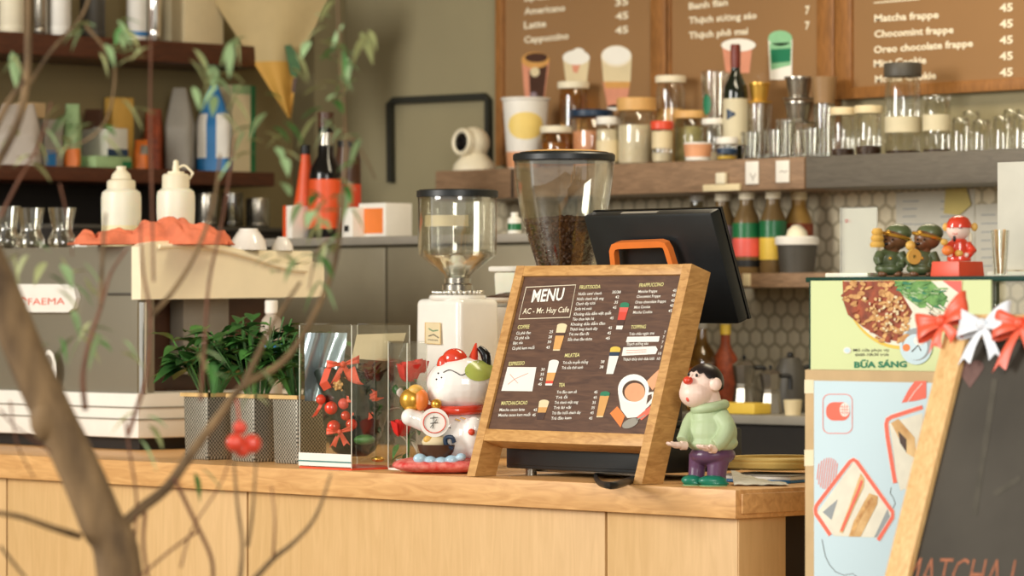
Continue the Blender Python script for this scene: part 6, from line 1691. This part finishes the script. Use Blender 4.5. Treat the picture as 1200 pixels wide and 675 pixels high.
m = MB(); m.grid(lambda a, b_: pen(a, .56 + b_ * .44), 20, 16, 'pennant_yellow'); m.build('yellow_tip', t, world=True, thick=.002, ang=70)
m = MB(); poly(m, PN, [(334, 54), (341, 53), (352, 68), (353, 82), (347, 92), (341, 88)], 'leaf_deep', .02); poly(m, PN, [(344, 92), (349, 92), (346, 110), (342, 108)], 'brown_dark', .02); m.build('green_figure', t, world=True, thick=.002)
# ================================================================== TREE IN FRONT
DT = 4.9
def tr(px, py, dd=0.0): return at(px, py, DT + dd)
gpos = at(150, 700, DT); gpos.z = 0
t = thing('ornamental_tree', 'small bare branched tree with pale leaves standing in front of the counter', 'tree', gpos)
TS = F / DT
def br(pts, w, mat='bark', sm=4):
    # pts (px, py, depth offset), w widths in px at both ends
    n = len(pts); m = MB()
    if mat == 'bark_red': w = (w[0] * .85, w[1] * .85)
    rad = [(w[0] + (w[1] - w[0]) * i / (n - 1)) / 2 / TS for i in range(n)]
    P_ = [tr(*p) for p in pts]
    m.tube(P_, rad, mat, 10, smooth=sm); return m
m = MB(); base = gpos
low = [(base, 36), (base.lerp(tr(152, 720), .6) + RIGHT * .01, 34)]
pts = [base + Vector((0, 0, .30)), base.lerp(tr(150, 720), .75)] + [tr(*p) for p in ((140, 672), (118, 610), (92, 548), (64, 490), (34, 425), (2, 345), (-28, 270), (-60, 160), (-70, 0))]
m.tube(pts, [w / 2 / TS for w in (58, 56, 54, 52, 50, 48, 47, 45, 42, 34, 26)], 'bark', 20, smooth=5)
m.ell(tr(52, 490, -.01), (.020, .018, .03), 'bark', 16, 10)
m.build('trunk', t, world=True)
branches = [
    ([(128, 632, 0), (160, 600, .02), (195, 572, .05), (225, 530, .08), (255, 490, .1), (285, 452, .1), (330, 425, .12), (362, 380, .14), (392, 310, .16), (402, 230, .16)], (15, 5), 'bark'),
    ([(285, 452, .1), (300, 420, .1), (320, 380, .1), (352, 330, .1)], (9, 4), 'bark'),
    ([(92, 628, 0), (60, 618, -.1), (25, 606, -.15), (-10, 600, -.2)], (9, 5), 'bark'),
    ([(204, 560, .05), (228, 610, .03), (248, 655, .02), (249, 690, .02)], (6, 5), 'bark_red'),
    ([(170, 600, .02), (168, 640, 0), (176, 690, -.02)], (6, 4), 'bark_red'),
    ([(232, 622, .03), (200, 645, .0), (168, 672, -.03), (150, 685, -.03)], (4, 3), 'bark_red'),
    ([(288, 690, .1), (320, 655, .12), (345, 635, .12), (370, 605, .14), (388, 555, .16)], (8, 3), 'bark'),
    ([(280, 690, .05), (284, 640, .06), (278, 590, .08), (274, 540, .1)], (6, 3), 'bark'),
    ([(320, 655, .12), (322, 610, .1), (318, 570, .12)], (4, 2), 'bark_red'),
    ([(290, 640, .06), (296, 600, .05), (300, 540, .06)], (5, 2.5), 'bark'),
    ([(158, 640, 0), (160, 585, .02), (152, 530, .04), (146, 490, .05)], (4, 3), 'bark_red'),
    ([(-5, 195, .1), (22, 140, .12), (32, 85, .14), (33, 20, .15), (33, -30, .16)], (11, 7), 'bark'),
    ([(-10, 160, .05), (10, 120, .06), (28, 95, .08)], (8, 6), 'bark'),
    ([(33, 100, .14), (60, 60, .16), (95, 20, .18), (110, -20, .2)], (5, 3), 'bark'),
    ([(100, 480, .02), (97, 440, .04), (105, 400, .05), (118, 360, .06), (130, 320, .08), (150, 290, .1)], (8, 3), 'bark_red'),
    ([(118, 360, .06), (120, 300, .1), (124, 250, .12)], (6, 3), 'bark'),
    ([(150, 510, .04), (163, 470, .05), (172, 440, .08), (176, 370, .1), (168, 320, .12), (164, 260, .12)], (7, 3), 'bark_red'),
    ([(176, 370, .1), (200, 345, .12), (228, 300, .14), (250, 240, .16), (258, 180, .16)], (7, 3), 'bark'),
    ([(235, 470, .1), (240, 400, .12), (245, 330, .14), (262, 250, .14), (275, 160, .16)], (6, 3), 'bark_red'),
    ([(180, 330, .12), (178, 230, .12), (176, 120, .14), (178, -10, .15)], (4, 3), 'bark_red'),
    ([(100, 30, .18), (125, 60, .18), (135, 85, .2), (125, 140, .2), (90, 170, .2), (20, 185, .2)], (4, 2), 'bark'),
    ([(392, 310, .16), (405, 180, .16), (400, 90, .16), (395, -10, .18)], (5, 3), 'bark'),
    ([(400, 150, .16), (425, 180, .15), (440, 210, .15)], (3, 2), 'bark'),
    ([(385, 280, .16), (370, 300, .15), (362, 340, .15)], (3, 2), 'bark_red'),
    ([(70, 215, .1), (80, 260, .1), (85, 300, .1)], (3, 2), 'bark_red'),
    ([(0, 255, .1), (20, 215, .1), (45, 170, .12), (60, 120, .12)], (5, 3), 'bark_red'),
    ([(12, 470, -.05), (20, 520, -.05), (40, 560, -.03)], (3, 2), 'bark_red'),
    ([(0, 480, -.1), (18, 500, -.08), (60, 530, -.05)], (3, 2), 'bark_red'),
    ([(0, 640, -.1), (20, 665, -.1), (40, 690, -.1)], (4, 3), 'bark'),
    ([(212, 665, .02), (225, 620, .05), (262, 560, .08), (275, 500, .1)], (3, 2), 'bark_red'),
]
for p, w_, mt in branches: br(p, w_, mt).build('branch', t, world=True)
# leaves: clusters at the ends of the twigs
rl = random.Random(21)
clusters = [(60, 150, 7, 'o'), (20, 60, 5, 'o'), (95, 30, 7, 'p'), (130, 50, 8, 'p'), (150, 30, 6, 'p'), (170, 70, 5, 'o'), (80, 130, 7, 'p'), (110, 150, 6, 'p'), (150, 120, 5, 'o'), (238, 60, 7, 'o'), (262, 90, 7, 'o'), (275, 50, 6, 'o'),
            (280, 110, 6, 'p'), (310, 150, 8, 'p'), (330, 180, 7, 'p'), (290, 180, 4, 'p'), (345, 70, 4, 'o'), (380, 45, 8, 'p'), (400, 70, 8, 'p'), (430, 40, 6, 'o'), (395, 100, 8, 'p'), (385, 20, 6, 'o'), (385, 135, 6, 'p'), (420, 110, 4, 'p'), (420, 160, 5, 'p'), (410, 205, 6, 'p'), (350, 235, 6, 'p'), (380, 255, 9, 'p'), (400, 280, 7, 'p'),
            (370, 295, 6, 'p'), (330, 310, 6, 'p'), (360, 330, 5, 'p'), (30, 300, 6, 'o'), (60, 310, 7, 'p'), (85, 320, 6, 'o'), (75, 345, 5, 'p'), (70, 400, 6, 'p'), (95, 385, 8, 'p'), (110, 395, 5, 'p'), (135, 410, 4, 'o'), (160, 490, 4, 'p'), (285, 450, 5, 'o'), (245, 560, 3, 'p'), (175, 510, 3, 'o'), (15, 150, 5, 'o'), (40, 190, 4, 'o'), (250, 130, 5, 'p'), (320, 130, 5, 'p'), (395, 230, 6, 'p'), (225, 420, 5, 'p'), (260, 430, 4, 'p')]
mf = MB()
for px, py, n, kd in clusters:
    for i in range(int(n * .62 + .5)):
        p = tr(px + rl.gauss(0, 9), py + rl.gauss(0, 9), .15 + rl.gauss(0, .05))
        a = rl.uniform(0, 2 * PI)
        d = RIGHT * math.cos(a) + D0 * rl.uniform(-.6, .6) + Vector((0, 0, rl.uniform(-1.2, .35)))
        leaf(mf, p, d, rl.uniform(.024, .042), rl.uniform(.011, .017), rl.choice(('leaf_pale', 'leaf_pale', 'leaf_mid', 'leaf_olive')) if kd == 'p' else rl.choice(('leaf_olive', 'leaf_olive', 'leaf_pale')), droop=.4)
mf.build('foliage', t, world=True, ang=80)
pz = thing('planter', 'round terracotta planter at the foot of the ornamental tree', 'planter', gpos)
MB().lathe([(0, 0), (.14, 0), (.19, .28), (.20, .28), (.20, .32), (.18, .32), (.17, .29), (0, .28)], 'terracotta', n=36).build('pot', pz)
MB().lathe([(0, .297), (.165, .293)], 'soil', n=30).build('soil', pz)
# red baubles hanging on a twig
q = tr(285, 515, .1)
t = thing('bauble_cluster', 'cluster of shiny red baubles hanging from a twig in front of the pots', 'ornament', q)
for x, y, d, r0 in ((276, 519, -.02, 11.5), (295, 520, .0, 12), (284, 526, -.012, 10), (281, 501, .0, 8.5)):
    m = MB(); m.ell(tr(x, y, .1 + d), r0 / TS, 'red_gloss', 24, 16); m.build('bauble', t, world=True)
m = MB(); m.tube([tr(281, 503, .1), tr(279, 480, .1), tr(276, 463, .1)], .0012, 'red', 6); m.build('hanging_thread', t, world=True)
